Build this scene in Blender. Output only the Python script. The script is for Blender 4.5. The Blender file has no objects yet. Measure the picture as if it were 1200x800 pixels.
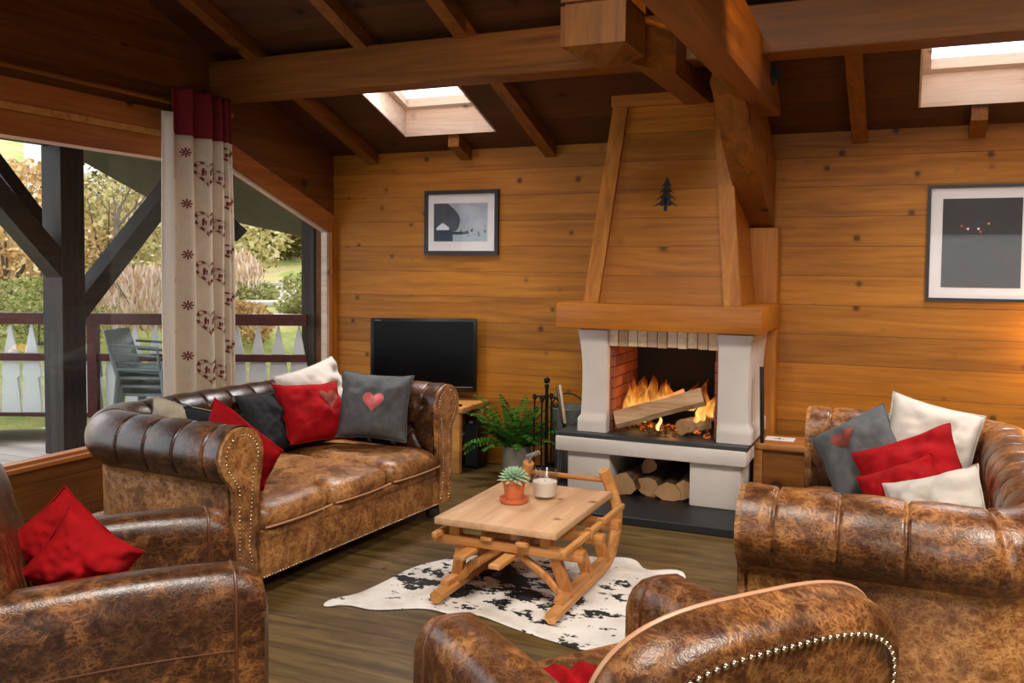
import bpy, bmesh, math, random
import numpy as np
from mathutils import Vector, Matrix, noise as mnoise
random.seed(7)
rng = np.random.default_rng(7)
SC = bpy.context.scene
COL = SC.collection
PI = math.pi

# ------------------------------------------------------------------ materials
def lin(r, g, b):
    f = lambda c: ((c/255)/12.92) if c/255 <= .04045 else (((c/255)+.055)/1.055)**2.4
    return (f(r), f(g), f(b), 1)

class NT:
    def __init__(s, name):
        s.m = bpy.data.materials.new(name); s.m.use_nodes = True
        s.t = s.m.node_tree; s.t.nodes.clear()
        s.out = s.t.nodes.new('ShaderNodeOutputMaterial')
    def n(s, typ, **kw):
        nd = s.t.nodes.new('ShaderNode'+typ)
        for k, v in kw.items():
            if k == 'ins':
                for a, b in v.items(): s.set(nd, a, b)
            else: setattr(nd, k, v)
        return nd
    def set(s, nd, key, val):
        sock = nd.inputs[key]
        if isinstance(val, bpy.types.NodeSocket): s.t.links.new(val, sock)
        elif isinstance(val, bpy.types.Node): s.t.links.new(val.outputs[0], sock)
        else: sock.default_value = val
    def math(s, op, a, b=None, c=None, clamp=False):
        nd = s.n('Math', operation=op, use_clamp=clamp); s.set(nd, 0, a)
        if b is not None: s.set(nd, 1, b)
        if c is not None: s.set(nd, 2, c)
        return nd.outputs[0]
    def ramp(s, fac, stops, interp='LINEAR'):
        nd = s.n('ValToRGB'); s.set(nd, 0, fac); cr = nd.color_ramp; cr.interpolation = interp
        while len(cr.elements) < len(stops): cr.elements.new(.5)
        for e, (p, c) in zip(cr.elements, stops):
            e.position = p; e.color = c if len(c) == 4 else (*c, 1)
        return nd.outputs[0]
    def mix(s, fac, a, b, blend='MIX'):
        nd = s.n('Mix', data_type='RGBA', blend_type=blend)
        s.set(nd, 0, fac); s.set(nd, 6, a); s.set(nd, 7, b)
        return nd.outputs[2]
    def obj(s, scale=(1, 1, 1)):
        tc = s.n('TexCoord'); mp = s.n('Mapping')
        s.set(mp, 0, tc.outputs['Object']); mp.inputs[3].default_value = scale
        return mp.outputs[0]
    def noise(s, vec, scale, detail=4, rough=.55, dist=0):
        nd = s.n('TexNoise'); s.set(nd, 'Vector', vec)
        nd.inputs['Scale'].default_value = scale; nd.inputs['Detail'].default_value = detail
        nd.inputs['Roughness'].default_value = rough; nd.inputs['Distortion'].default_value = dist
        return nd.outputs[0]
    def bsdf(s, color, rough, bump=None, bstr=.2, bdist=.01, **kw):
        b = s.n('BsdfPrincipled'); s.set(b, 'Base Color', color); s.set(b, 'Roughness', rough)
        for k, v in kw.items(): s.set(b, k.replace('_', ' '), v)
        if bump is not None:
            bp = s.n('Bump'); bp.inputs['Strength'].default_value = bstr
            bp.inputs['Distance'].default_value = bdist
            s.set(bp, 'Height', bump); s.set(b, 'Normal', bp.outputs[0])
        s.t.links.new(b.outputs[0], s.out.inputs[0])
        return b

def plain(name, col, rough=.6, metal=0, bump=0, bscale=60, var=.0, **kw):
    t = NT(name); v = t.obj()
    c = col
    nz = t.noise(v, bscale, 3)
    if var: 
        n2 = t.noise(v, bscale*.15, 4)
        c = t.mix(t.ramp(n2, [(.3, (0, 0, 0)), (.7, (1, 1, 1))]), tuple(x*(1-var) for x in col[:3])+(1,), tuple(min(1, x*(1+var)) for x in col[:3])+(1,))
    b = t.bsdf(c, rough, nz if bump else None, bump, .004, Metallic=metal, **kw)
    return t.m

def wood(name, dark, mid, light, grain=0, scale=1.0, plank=None, rough=.5, knots=True, seam=.35, stretch=.06, contrast=1.0, butt=None, spec=.3, pvar=.18, knotscale=2.6):
    """plank = (axis, pitch, offset); grain = axis index the fibres run along"""
    t = NT(name)
    tc = t.n('TexCoord'); vec = tc.outputs['Object']
    seamf = None; rnd = None
    if plank:
        ax, pitch, off = plank
        sx = t.n('SeparateXYZ'); t.set(sx, 0, vec)
        q = t.math('DIVIDE', t.math('SUBTRACT', sx.outputs[ax], off), pitch)
        idx = t.math('FLOOR', q); fr = t.math('FRACT', q)
        w = t.n('TexWhiteNoise', noise_dimensions='1D'); t.set(w, 'W', idx); rnd = w.outputs[0]
        edge = t.math('MINIMUM', fr, t.math('SUBTRACT', 1.0, fr))
        seamf = t.math('LESS_THAN', edge, .0022/pitch)
        if butt:
            q2 = t.math('ADD', t.math('DIVIDE', sx.outputs[grain], butt), t.math('MULTIPLY', rnd, 7.3))
            i2 = t.math('FLOOR', q2); f2 = t.math('FRACT', q2)
            w2 = t.n('TexWhiteNoise', noise_dimensions='2D')
            cx = t.n('CombineXYZ'); t.set(cx, 0, idx); t.set(cx, 1, i2); t.set(w2, 'Vector', cx)
            rnd = w2.outputs[0]
            e2 = t.math('LESS_THAN', t.math('MINIMUM', f2, t.math('SUBTRACT', 1.0, f2)), .0016/butt)
            seamf = t.math('MAXIMUM', seamf, e2)
        va = t.n('VectorMath', operation='ADD'); t.set(va, 0, vec)
        cb = t.n('CombineXYZ')
        for k in range(3): t.set(cb, k, t.math('MULTIPLY', rnd, 17.0+5*k))
        t.set(va, 1, cb); vec = va.outputs[0]
    mp = t.n('Mapping'); t.set(mp, 0, vec)
    s3 = [1.0, 1.0, 1.0]; s3[grain] = stretch
    mp.inputs[3].default_value = s3
    g1 = t.noise(mp.outputs[0], 14*scale, 5, .6, 1.2)
    g2 = t.noise(mp.outputs[0], 60*scale, 3, .6, .4)
    big = t.noise(vec, 1.6*scale, 3)
    f = t.math('ADD', t.math('MULTIPLY', g1, .7), t.math('ADD', t.math('MULTIPLY', g2, .2), t.math('MULTIPLY', big, .15)))
    lo, hi = .525-.2/contrast*1.0, .525+.2/contrast
    c = t.ramp(f, [(max(0, lo), dark), (.52, mid), (min(1, hi), light)])
    if knots:
        vo = t.n('TexVoronoi', feature='F1'); t.set(vo, 'Vector', vec); vo.inputs['Scale'].default_value = knotscale
        kd = t.math('ADD', vo.outputs[0], t.math('MULTIPLY', t.math('SUBTRACT', g1, .5), .06))
        k = t.ramp(kd, [(.075, (1, 1, 1)), (.115, (.3, .3, .3)), (.18, (0, 0, 0))])
        kk = t.math('MULTIPLY', k, .85)
        c = t.mix(kk, c, tuple(x*.28 for x in dark[:3])+(1,))
    if rnd is not None:
        br = t.math('ADD', 1-pvar, t.math('MULTIPLY', rnd, 2*pvar))
        cc = t.n('CombineColor')
        for k in range(3): t.set(cc, k, br)
        c = t.mix(1.0, c, cc.outputs[0], 'MULTIPLY')
        c = t.mix(t.math('MULTIPLY', seamf, 1-seam), c, (.012, .006, .003, 1))
        h = t.math('SUBTRACT', t.math('MULTIPLY', g2, .25), seamf)
    else: h = g2
    t.bsdf(c, t.math('ADD', rough-.08, t.math('MULTIPLY', g1, .16)), h, .25, .006, **{'Specular_IOR_Level': spec})
    return t.m

def leather(name, dark, mid, tan, wear=.5, rough=.36):
    t = NT(name); v = t.obj()
    dn = t.n('TexNoise'); t.set(dn, 'Vector', v); dn.inputs['Scale'].default_value = 9; dn.inputs['Detail'].default_value = 4; dn.inputs['Roughness'].default_value = .65
    mixv = t.n('VectorMath', operation='MULTIPLY_ADD')
    t.set(mixv, 0, dn.outputs[1]); mixv.inputs[1].default_value = (.10, .10, .10); t.set(mixv, 2, v)
    wv = mixv.outputs[0]
    big = t.noise(v, 3.6, 6, .68, .5)
    blot = t.noise(v, 16, 4, .7, .3)
    def scr(sc, ang, w, st):
        mp = t.n('Mapping'); t.set(mp, 0, wv); mp.inputs[2].default_value = (ang, ang*.7, ang*1.3); mp.inputs[3].default_value = (1, st, 1)
        vo = t.n('TexVoronoi', feature='DISTANCE_TO_EDGE'); t.set(vo, 'Vector', mp.outputs[0]); vo.inputs['Scale'].default_value = sc
        return t.ramp(vo.outputs[0], [(0, (1, 1, 1)), (w, (0, 0, 0))])
    lines = t.math('MAXIMUM', t.math('MAXIMUM', scr(17, .4, .075, .45), t.math('MULTIPLY', scr(31, 1.7, .085, .45), .9)), t.math('MULTIPLY', scr(58, 2.6, .12, .5), .7))
    brk = t.ramp(blot, [(.30, (.15, .15, .15)), (.55, (1, 1, 1))])
    lines = t.math('MULTIPLY', lines, brk)
    fine = t.noise(wv, 90, 3, .75)
    worn = t.ramp(t.math('ADD', t.math('MULTIPLY', big, .8), t.math('MULTIPLY', blot, .2)), [(.60-.26*wear, (0, 0, 0)), (.72-.18*wear, (1, 1, 1))])
    c = t.mix(worn, dark, mid)
    c = t.mix(t.math('MULTIPLY', t.math('MULTIPLY', lines, t.math('MULTIPLY_ADD', worn, .75, .25)), .55+.4*wear), c, tan)
    c = t.mix(t.math('MULTIPLY', t.math('MULTIPLY', t.ramp(fine, [(.5, (0, 0, 0)), (.75, (1, 1, 1))]), t.math('MULTIPLY_ADD', worn, .6, .1)), .25*wear+.08), c, tan)
    c = t.mix(t.math('MULTIPLY', t.ramp(blot, [(.3, (1, 1, 1)), (.46, (0, 0, 0))]), .55), c, tuple(x*.62 for x in dark[:3])+(1,))
    rg = t.math('ADD', rough-.09, t.math('MULTIPLY', blot, .22))
    grain = t.n('TexVoronoi', feature='F1'); t.set(grain, 'Vector', v); grain.inputs['Scale'].default_value = 240
    h = t.math('ADD', t.math('MULTIPLY', grain.outputs[0], .12), t.math('SUBTRACT', t.math('MULTIPLY', blot, .5), t.math('MULTIPLY', lines, .15)))
    t.bsdf(c, rg, h, .4, .006, **{'Specular_IOR_Level': .55})
    return t.m

M = {}
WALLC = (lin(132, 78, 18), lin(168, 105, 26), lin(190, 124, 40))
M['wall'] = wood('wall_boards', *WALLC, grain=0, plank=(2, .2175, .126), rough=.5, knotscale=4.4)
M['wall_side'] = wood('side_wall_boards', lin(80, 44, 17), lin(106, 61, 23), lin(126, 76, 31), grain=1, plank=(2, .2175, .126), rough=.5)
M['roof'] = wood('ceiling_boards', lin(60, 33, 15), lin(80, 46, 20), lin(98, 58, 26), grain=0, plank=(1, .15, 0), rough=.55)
BEAM = (lin(96, 54, 16), lin(126, 74, 23), lin(152, 92, 32))
M['beam_x'] = wood('beam_wood_along_wall', *BEAM, grain=0, rough=.5, scale=.8)
M['beam_y'] = wood('beam_wood_across', *BEAM, grain=1, rough=.5, scale=.8)
M['beam_z'] = wood('beam_wood_upright', *BEAM, grain=2, rough=.5, scale=.8)
M['trim_z'] = wood('trim_wood_upright', lin(140, 80, 24), lin(174, 106, 36), lin(196, 130, 52), grain=2, rough=.45)
M['trim_y'] = wood('trim_wood_along', lin(130, 74, 34), lin(165, 98, 46), lin(190, 120, 62), grain=1, rough=.45)
M['mantel'] = wood('mantel_wood', lin(140, 76, 18), lin(176, 104, 27), lin(198, 124, 40), grain=0, rough=.42, knotscale=3.2)
M['hood'] = wood('hood_boards', lin(130, 74, 17), lin(164, 98, 26), lin(186, 118, 40), grain=0, plank=(2, .205, .0), rough=.45)
M['pale'] = wood('pale_spruce', lin(190, 160, 138), lin(214, 190, 170), lin(228, 208, 190), grain=0, rough=.5, knotscale=3.4)
M['floor'] = wood('floor_oak', lin(50, 36, 18), lin(84, 64, 33), lin(114, 90, 50), grain=0, plank=(1, .26, .1), butt=2.3, rough=.42, stretch=.1, contrast=1.1, seam=.45, spec=.35, pvar=.2)
M['sled'] = wood('sledge_ash', lin(150, 96, 48), lin(188, 128, 70), lin(210, 154, 94), grain=1, scale=1.4, rough=.45, knots=False)
M['sled_x'] = wood('sledge_ash_cross', lin(140, 86, 40), lin(180, 118, 62), lin(204, 146, 88), grain=0, scale=1.4, rough=.45, knots=False)
M['sled_z'] = wood('sledge_ash_upright', lin(140, 86, 40), lin(182, 118, 60), lin(204, 146, 86), grain=2, scale=1.4, rough=.45, knots=False)
M['tabletop'] = wood('tabletop_scrubbed', lin(166, 124, 90), lin(194, 150, 112), lin(210, 170, 132), grain=1, scale=.9, rough=.5, contrast=.9, knotscale=5)
M['bench'] = wood('bench_pine', lin(168, 106, 48), lin(200, 138, 72), lin(216, 158, 92), grain=0, rough=.45)
M['chest'] = wood('chest_wood', lin(140, 84, 40), lin(172, 110, 56), lin(196, 136, 76), grain=0, rough=.45)
M['darkwood'] = wood('stained_exterior_timber', lin(30, 28, 26), lin(46, 42, 39), lin(66, 61, 57), grain=2, rough=.6, knots=False)
M['darkwood_y'] = wood('stained_exterior_timber_along', lin(30, 28, 26), lin(46, 42, 39), lin(66, 61, 57), grain=1, rough=.6, knots=False)
M['rail'] = wood('red_brown_rail', lin(52, 18, 16), lin(74, 27, 24), lin(92, 38, 32), grain=0, rough=.55, knots=False)
M['deck'] = wood('deck_boards', lin(168, 154, 142), lin(206, 194, 184), lin(226, 216, 208), grain=0, plank=(1, .14, .0), rough=.6, knots=False, seam=.2)
M['baluster'] = plain('grey_painted_baluster', lin(212, 214, 214), .6, var=.05)
M['log_side'] = wood('log_bark', lin(54, 38, 26), lin(92, 68, 48), lin(128, 100, 74), grain=1, rough=.8, knots=False)
M['log_split'] = wood('log_split_face', lin(150, 110, 76), lin(186, 148, 110), lin(208, 174, 138), grain=0, rough=.7, knots=False, contrast=1.3)
M['log_end'] = plain('log_cut_end', lin(176, 134, 90), .75, var=.18, bump=.3, bscale=40)
L_DARK, L_MID, L_TAN = lin(52, 28, 17), lin(104, 60, 33), lin(178, 122, 74)
M['leather'] = leather('aged_brown_leather', lin(44, 23, 13), lin(86, 48, 24), lin(160, 104, 58), .35, .30)
M['leather_tan'] = leather('worn_tan_leather', lin(100, 56, 24), lin(152, 94, 44), lin(212, 160, 100), .72, .38)
M['leather_shaded'] = leather('shaded_club_leather', lin(56, 29, 15), lin(104, 58, 28), lin(178, 120, 68), .45, .31)  # club leather darkened: the left chair's shade is put into its colour
M['leather_mid'] = leather('brown_club_leather', lin(70, 36, 17), lin(130, 75, 34), lin(202, 144, 86), .55, .31)
M['piping'] = plain('leather_piping', lin(92, 52, 30), .4)
M['piping_pale'] = plain('pale_leather_piping', lin(190, 140, 104), .4)
M['nail'] = plain('antique_brass_nail', lin(220, 206, 178), .25, 1)
M['brass'] = plain('brass', lin(196, 150, 80), .3, 1)
M['plaster'] = plain('white_plaster', lin(212, 200, 190), .85, bump=.25, bscale=24, var=.05)
M['slate'] = plain('dark_slate', lin(52, 52, 54), .55, bump=.2, bscale=30, var=.2)
M['blackslab'] = plain('black_floor_slab', lin(24, 25, 27), .5, bump=.1, bscale=20, var=.2)
M['soot'] = plain('sooty_black', lin(20, 17, 15), .95, bump=.3, bscale=18, var=.3)
M['iron'] = plain('black_iron', lin(24, 23, 23), .45, .7)
M['steel'] = plain('dull_steel', lin(150, 150, 148), .35, 1)
M['zinc'] = plain('grey_zinc', lin(112, 118, 112), .5, .4, var=.1)
M['black_plastic'] = plain('black_plastic', lin(14, 14, 15), .32)
M['screen'] = plain('tv_screen', lin(10, 10, 11), .3, Specular_IOR_Level=.15)
M['logo'] = plain('silver_print', lin(150, 150, 152), .5)
M['frame_black'] = plain('black_frame', lin(26, 22, 20), .4)
M['mat'] = plain('white_mount', lin(228, 220, 218), .8)
M['red_velvet'] = plain('red_velvet', lin(152, 12, 18), .9, bump=.25, bscale=70, var=.2, Specular_IOR_Level=.15)
M['red_wool'] = plain('red_wool', lin(140, 13, 20), .95, Specular_IOR_Level=.1, bump=.8, bscale=120, var=.35)
M['grey_felt'] = plain('grey_felt', lin(82, 82, 82), .95, bump=.4, bscale=130, var=.18)
M['white_linen'] = plain('white_linen', lin(198, 187, 176), .9, bump=.3, bscale=140, var=.05)
M['beige_linen'] = plain('beige_linen', lin(176, 164, 142), .9, bump=.3, bscale=140, var=.08)
M['black_cloth'] = plain('black_cloth', lin(24, 26, 30), .9, bump=.3, bscale=120, var=.1)
M['heart_red'] = plain('heart_print', lin(188, 92, 92), .9, bump=.5, bscale=90, var=.3)
M['heart_dull'] = plain('heart_embroidery', lin(132, 52, 38), .9, bump=.5, bscale=60, var=.4)
M['curtain'] = plain('cream_curtain', lin(206, 190, 168), .9, bump=.3, bscale=150, var=.05)
M['lining'] = plain('curtain_lining', lin(226, 212, 198), .9, bump=.2, bscale=150)
M['curtain_red'] = plain('dark_red_curtain_header', lin(112, 18, 24), .9, bump=.3, bscale=150, var=.12)
M['print_red'] = plain('dark_red_print', lin(112, 34, 36), .9)
M['terracotta'] = plain('terracotta', lin(196, 104, 58), .7, bump=.1, bscale=50, var=.1)
M['greypot'] = plain('grey_pot', lin(146, 140, 126), .6, var=.06)
M['soil'] = plain('soil', lin(40, 30, 22), .95, bump=.6, bscale=90, var=.3)
M['wax'] = plain('candle_wax', lin(236, 220, 204), .5, Subsurface_Weight=.2)
M['paper'] = plain('paper', lin(232, 228, 222), .8, bump=.05, bscale=30)
M['greychair'] = plain('grey_green_plastic', lin(112, 128, 130), .4)
M['kraft'] = plain('grey_box', lin(120, 124, 124), .7)
M['bellows'] = wood('bellows_wood', lin(150, 124, 92), lin(188, 164, 132), lin(208, 188, 158), grain=2, scale=1.5, rough=.6, knots=False)

def glass_thin(name, refl=.07, tint=(1, 1, 1, 1)):
    t = NT(name)
    a = t.n('BsdfTransparent'); a.inputs[0].default_value = tint
    g = t.n('BsdfGlossy'); g.inputs['Roughness'].default_value = .01
    mx = t.n('MixShader'); mx.inputs[0].default_value = refl
    t.t.links.new(a.outputs[0], mx.inputs[1]); t.t.links.new(g.outputs[0], mx.inputs[2])
    t.t.links.new(mx.outputs[0], t.out.inputs[0])
    return t.m
M['pane'] = glass_thin('window_glass', .02)
M['picture_glass'] = glass_thin('picture_glass', .012)
M['jar_glass'] = glass_thin('jar_glass', .13, (.96, .97, .97, 1))

def brick_mat(name, cols, rough=.85):
    t = NT(name); g = t.n('NewGeometry'); v = t.obj()
    c = t.ramp(g.outputs['Random Per Island'], [(i/(len(cols)-1), c) for i, c in enumerate(cols)])
    nz = t.noise(v, 30, 5, .65)
    c = t.mix(t.math('MULTIPLY', t.ramp(nz, [(.35, (1, 1, 1)), (.6, (0, 0, 0))]), .35), c, tuple(x*.45 for x in cols[0][:3])+(1,))
    t.bsdf(c, rough, nz, .5, .006); return t.m
M['brick_pale'] = brick_mat('pale_brick', [lin(214, 180, 144), lin(236, 212, 178), lin(226, 196, 158), lin(178, 136, 100), lin(240, 220, 190)])
M['brick_red'] = brick_mat('red_brick', [lin(120, 62, 42), lin(156, 88, 60), lin(136, 78, 58), lin(96, 50, 38)])

def foliage(name, cols, rough=.7):
    t = NT(name); g = t.n('NewGeometry')
    c = t.ramp(g.outputs['Random Per Island'], [(i/(len(cols)-1), c) for i, c in enumerate(cols)])
    b = t.n('BsdfDiffuse'); t.set(b, 0, c); tr = t.n('BsdfTranslucent'); t.set(tr, 0, c)
    mx = t.n('MixShader'); mx.inputs[0].default_value = .3
    t.t.links.new(b.outputs[0], mx.inputs[1]); t.t.links.new(tr.outputs[0], mx.inputs[2])
    t.t.links.new(mx.outputs[0], t.out.inputs[0]); return t.m
M['fol_orange'] = foliage('autumn_orange_leaves', [lin(140, 104, 66), lin(206, 164, 104), lin(226, 192, 140), lin(172, 128, 80), lin(236, 214, 176), lin(196, 178, 112)])
M['fol_pink'] = foliage('dry_pinkish_stems', [lin(184, 144, 122), lin(222, 192, 170), lin(238, 220, 204), lin(176, 144, 112), lin(210, 190, 140)])
M['fol_green'] = foliage('green_leaves', [lin(104, 110, 58), lin(150, 154, 88), lin(190, 190, 128), lin(124, 126, 72), lin(206, 196, 146)])
M['fol_olive'] = foliage('olive_yellow_leaves', [lin(112, 104, 60), lin(166, 154, 92), lin(212, 198, 134), lin(140, 118, 76), lin(232, 220, 176), lin(150, 140, 70)])
M['fol_dark'] = foliage('dark_leaves', [lin(60, 58, 34), lin(92, 88, 46), lin(126, 112, 62), lin(74, 62, 40)])
M['fern'] = foliage('fern_green', [lin(34, 66, 22), lin(58, 98, 34), lin(88, 128, 52), lin(46, 82, 30)])
M['succulent'] = plain('succulent_green', lin(156, 184, 150), .5, var=.15)
M['bark'] = plain('bark', lin(92, 76, 64), .9, bump=.6, bscale=40, var=.25)
M['stone'] = plain('path_stone', lin(206, 192, 180), .85, bump=.4, bscale=20, var=.12)
M['house_white'] = plain('white_render', lin(216, 214, 216), .85, var=.04)
M['house_roof'] = plain('grey_roof', lin(96, 92, 92), .8, var=.1)

def ground_mat():
    t = NT('hillside_grass'); v = t.obj()
    n1 = t.noise(v, .55, 4, .6); n2 = t.noise(v, 9, 5, .7)
    c = t.ramp(n1, [(.34, lin(190, 160, 128)), (.46, lin(204, 186, 122)), (.56, lin(150, 166, 76)), (.68, lin(196, 186, 130))])
    c = t.mix(t.math('MULTIPLY', t.ramp(n2, [(.3, (1, 1, 1)), (.6, (0, 0, 0))]), .45), c, lin(110, 100, 52))
    t.bsdf(c, .95, n2, .8, .05); return t.m
M['ground'] = ground_mat()

def cow_mat():
    t = NT('cowhide'); v = t.obj()
    # dark blotches lie along the middle of the hide; the flanks stay white
    mp = t.n('Mapping'); t.set(mp, 0, v); mp.inputs[1].default_value = (.16, -.1, 0); mp.inputs[2].default_value = (0, 0, -.5); mp.inputs[3].default_value = (1.25, 2.0, 1)
    ln = t.n('VectorMath', operation='LENGTH'); t.set(ln, 0, mp.outputs[0])
    mask = t.ramp(ln.outputs['Value'], [(.25, (1, 1, 1)), (.95, (0, 0, 0))])
    st = t.n('Mapping'); t.set(st, 0, v); st.inputs[2].default_value = (0, 0, .35); st.inputs[3].default_value = (6.0, 8.5, 1)
    n1 = t.noise(st.outputs[0], 1.0, 3, .6, .4)
    n2 = t.noise(st.outputs[0], 4.5, 3, .65, .2)
    f = t.math('ADD', t.math('ADD', n1, t.math('MULTIPLY', n2, .42)), t.math('MULTIPLY', mask, .17))
    sp = t.ramp(f, [(.825, (0, 0, 0)), (.84, (1, 1, 1))])
    soft = t.noise(v, 3, 4, .6)
    base = t.ramp(soft, [(.3, lin(184, 172, 158)), (.5, lin(214, 206, 198)), (.7, lin(226, 220, 212))])
    c = t.mix(sp, base, lin(24, 22, 21))
    hair = t.noise(v, 160, 2)
    t.bsdf(c, .85, hair, .3, .004); return t.m
M['cowhide'] = cow_mat()

def flame_mat():
    t = NT('flame'); v = t.obj((1, 1, 1))
    sx = t.n('SeparateXYZ'); t.set(sx, 0, v)
    st = t.obj((14, 14, 6)); nz = t.noise(st, 1.0, 3, .6, .8)
    hgt = t.math('MULTIPLY', t.math('SUBTRACT', sx.outputs[2], .52), 2.0)
    heat = t.math('SUBTRACT', t.math('ADD', nz, .48), hgt)
    col = t.ramp(heat, [(.2, (1, .10, .01)), (.5, (1, .28, .03)), (.75, (1, .55, .12)), (1, (1, .78, .32))])
    e = t.n('Emission'); t.set(e, 0, col); t.set(e, 1, t.math('MULTIPLY_ADD', heat, 1.7, .3))
    tr = t.n('BsdfTransparent')
    al = t.ramp(heat, [(.2, (.0, .0, .0)), (.6, (.32, .32, .32)), (1, (.7, .7, .7))])
    mx = t.n('MixShader'); t.set(mx, 0, al)
    t.t.links.new(tr.outputs[0], mx.inputs[1]); t.t.links.new(e.outputs[0], mx.inputs[2])
    t.t.links.new(mx.outputs[0], t.out.inputs[0]); return t.m
M['flame'] = flame_mat()
def ember_mat():
    t = NT('embers'); v = t.obj()
    nz = t.noise(v, 28, 4, .6)
    e = t.n('Emission'); t.set(e, 0, t.ramp(nz, [(.45, (.25, .03, .005)), (.65, (1, .22, .03))]))
    t.set(e, 1, t.ramp(nz, [(.45, (.1, .1, .1)), (.62, (1, 1, 1))]))
    b = t.n('BsdfDiffuse'); b.inputs[0].default_value = lin(60, 48, 42)
    mx = t.n('AddShader'); t.t.links.new(b.outputs[0], mx.inputs[0]); t.t.links.new(e.outputs[0], mx.inputs[1])
    t.t.links.new(mx.outputs[0], t.out.inputs[0]); return t.m
M['ember'] = ember_mat()

# ------------------------------------------------------------------ mesh helpers
def obj(name, bm, mat, parent=None, smooth=False, loc=None, angle=40):
    me = bpy.data.meshes.new(name); 
    bmesh.ops.recalc_face_normals(bm, faces=bm.faces[:])
    bm.to_mesh(me); bm.free()
    mats = mat if isinstance(mat, (list, tuple)) else [mat]
    for m in mats: me.materials.append(M[m] if isinstance(m, str) else m)
    if smooth:
        me.polygons.foreach_set('use_smooth', [True]*len(me.polygons))
        if angle: me.set_sharp_from_angle(angle=math.radians(angle))
    o = bpy.data.objects.new(name, me); COL.objects.link(o)
    if parent: o.parent = parent
    if loc is not None: o.location = loc
    return o

def tag(o, label, cat, group=None, kind=None):
    o['label'] = label; o['category'] = cat
    if group: o['group'] = group
    if kind: o['kind'] = kind
    return o

def thing(name, label, cat, loc=(0, 0, 0), rz=0, group=None):
    o = bpy.data.objects.new(name, None); COL.objects.link(o)
    o.empty_display_size = .1
    o.location = loc; o.rotation_euler = (0, 0, rz)
    return tag(o, label, cat, group)

def W(parent):                     # child offset so that part coordinates are room coordinates
    return -Vector(parent.location)

def structure(name, bm, mat, label=None, smooth=False):
    o = obj(name, bm, mat, smooth=smooth); o['kind'] = 'structure'
    o['label'] = label or name.replace('_', ' '); o['category'] = name.split('_')[0]
    return o

def box(bm, lo, hi, mat=None, mi=0):
    c = [(a+b)/2 for a, b in zip(lo, hi)]; s = [abs(b-a) for a, b in zip(lo, hi)]
    r = bmesh.ops.create_cube(bm, size=1, matrix=Matrix.Translation(c) @ Matrix.Diagonal((*s, 1)))
    if mat is not None: bmesh.ops.transform(bm, matrix=mat, verts=r['verts'])
    if mi:
        for f in {f for v in r['verts'] for f in v.link_faces}: f.material_index = mi
    return r['verts']

def rbox(bm, lo, hi, r=.01, seg=2, mat=None):
    vs = box(bm, lo, hi)
    es = list({e for v in vs for e in v.link_edges})
    res = bmesh.ops.bevel(bm, geom=vs+es, offset=r, segments=seg, affect='EDGES', profile=.5)
    if mat is not None:
        allv = {v for f in res['faces'] for v in f.verts}
        # gather the whole island
        stack = list(allv); seen = set(allv)
        while stack:
            v = stack.pop()
            for e in v.link_edges:
                w = e.other_vert(v)
                if w not in seen: seen.add(w); stack.append(w)
        bmesh.ops.transform(bm, matrix=mat, verts=list(seen))

def bar(bm, a, b, w, h, up=(0, 0, 1), r=0):
    """rectangular bar between two points: w sideways, h along up"""
    a, b = Vector(a), Vector(b); d = (b-a); L = d.length; d.normalize()
    u = Vector(up); s = d.cross(u).normalized(); u = s.cross(d).normalized()
    m = Matrix((( *[d.x, s.x, u.x], a.x), (d.y, s.y, u.y, a.y), (d.z, s.z, u.z, a.z), (0, 0, 0, 1)))
    if r: rbox(bm, (0, -w/2, -h/2), (L, w/2, h/2), r, 2, m)
    else: box(bm, (0, -w/2, -h/2), (L, w/2, h/2), m)

def prism(bm, pts, d, caps=True):
    """extrude closed 3-D polygon pts by vector d"""
    d = Vector(d); a = [bm.verts.new(Vector(p)) for p in pts]; b = [bm.verts.new(Vector(p)+d) for p in pts]
    n = len(pts)
    for i in range(n): bm.faces.new((a[i], a[(i+1) % n], b[(i+1) % n], b[i]))
    if caps:
        f1 = bm.faces.new(a[::-1]); f2 = bm.faces.new(b)
        bmesh.ops.triangulate(bm, faces=[f1, f2])
    return a+b

def tube(bm, pts, r, seg=8, caps=True, closed=False):
    pts = [Vector(p) for p in pts]; n = len(pts)
    rs = r if isinstance(r, (list, tuple)) else [r]*n
    rings = []; up = Vector((0, 0, 1)); prev = None
    for i, p in enumerate(pts):
        if closed: t = pts[(i+1) % n]-pts[i-1]
        else: t = pts[min(i+1, n-1)]-pts[max(i-1, 0)]
        t.normalize()
        if prev is None:
            s = t.cross(up)
            if s.length < .01: s = t.cross(Vector((1, 0, 0)))
        else: s = prev - t*prev.dot(t)
        s.normalize(); prev = s; u = t.cross(s)
        rings.append([bm.verts.new(p+(s*math.cos(2*PI*k/seg)+u*math.sin(2*PI*k/seg))*rs[i]) for k in range(seg)])
    m = n if closed else n-1
    for i in range(m):
        a, b = rings[i], rings[(i+1) % n]
        for k in range(seg): bm.faces.new((a[k], a[(k+1) % seg], b[(k+1) % seg], b[k]))
    if caps and not closed:
        bm.faces.new(rings[0][::-1]); bm.faces.new(rings[-1])

def lathe(bm, prof, c=(0, 0, 0), seg=32, cap0=True, cap1=True):
    c = Vector(c); rings = []
    for r, z in prof:
        rings.append([bm.verts.new(c+Vector((r*math.cos(2*PI*k/seg), r*math.sin(2*PI*k/seg), z))) for k in range(seg)])
    for a, b in zip(rings, rings[1:]):
        for k in range(seg): bm.faces.new((a[k], a[(k+1) % seg], b[(k+1) % seg], b[k]))
    if cap0 and prof[0][0] > 1e-4: bm.faces.new(rings[0][::-1])
    if cap1 and prof[-1][0] > 1e-4: bm.faces.new(rings[-1])

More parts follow.
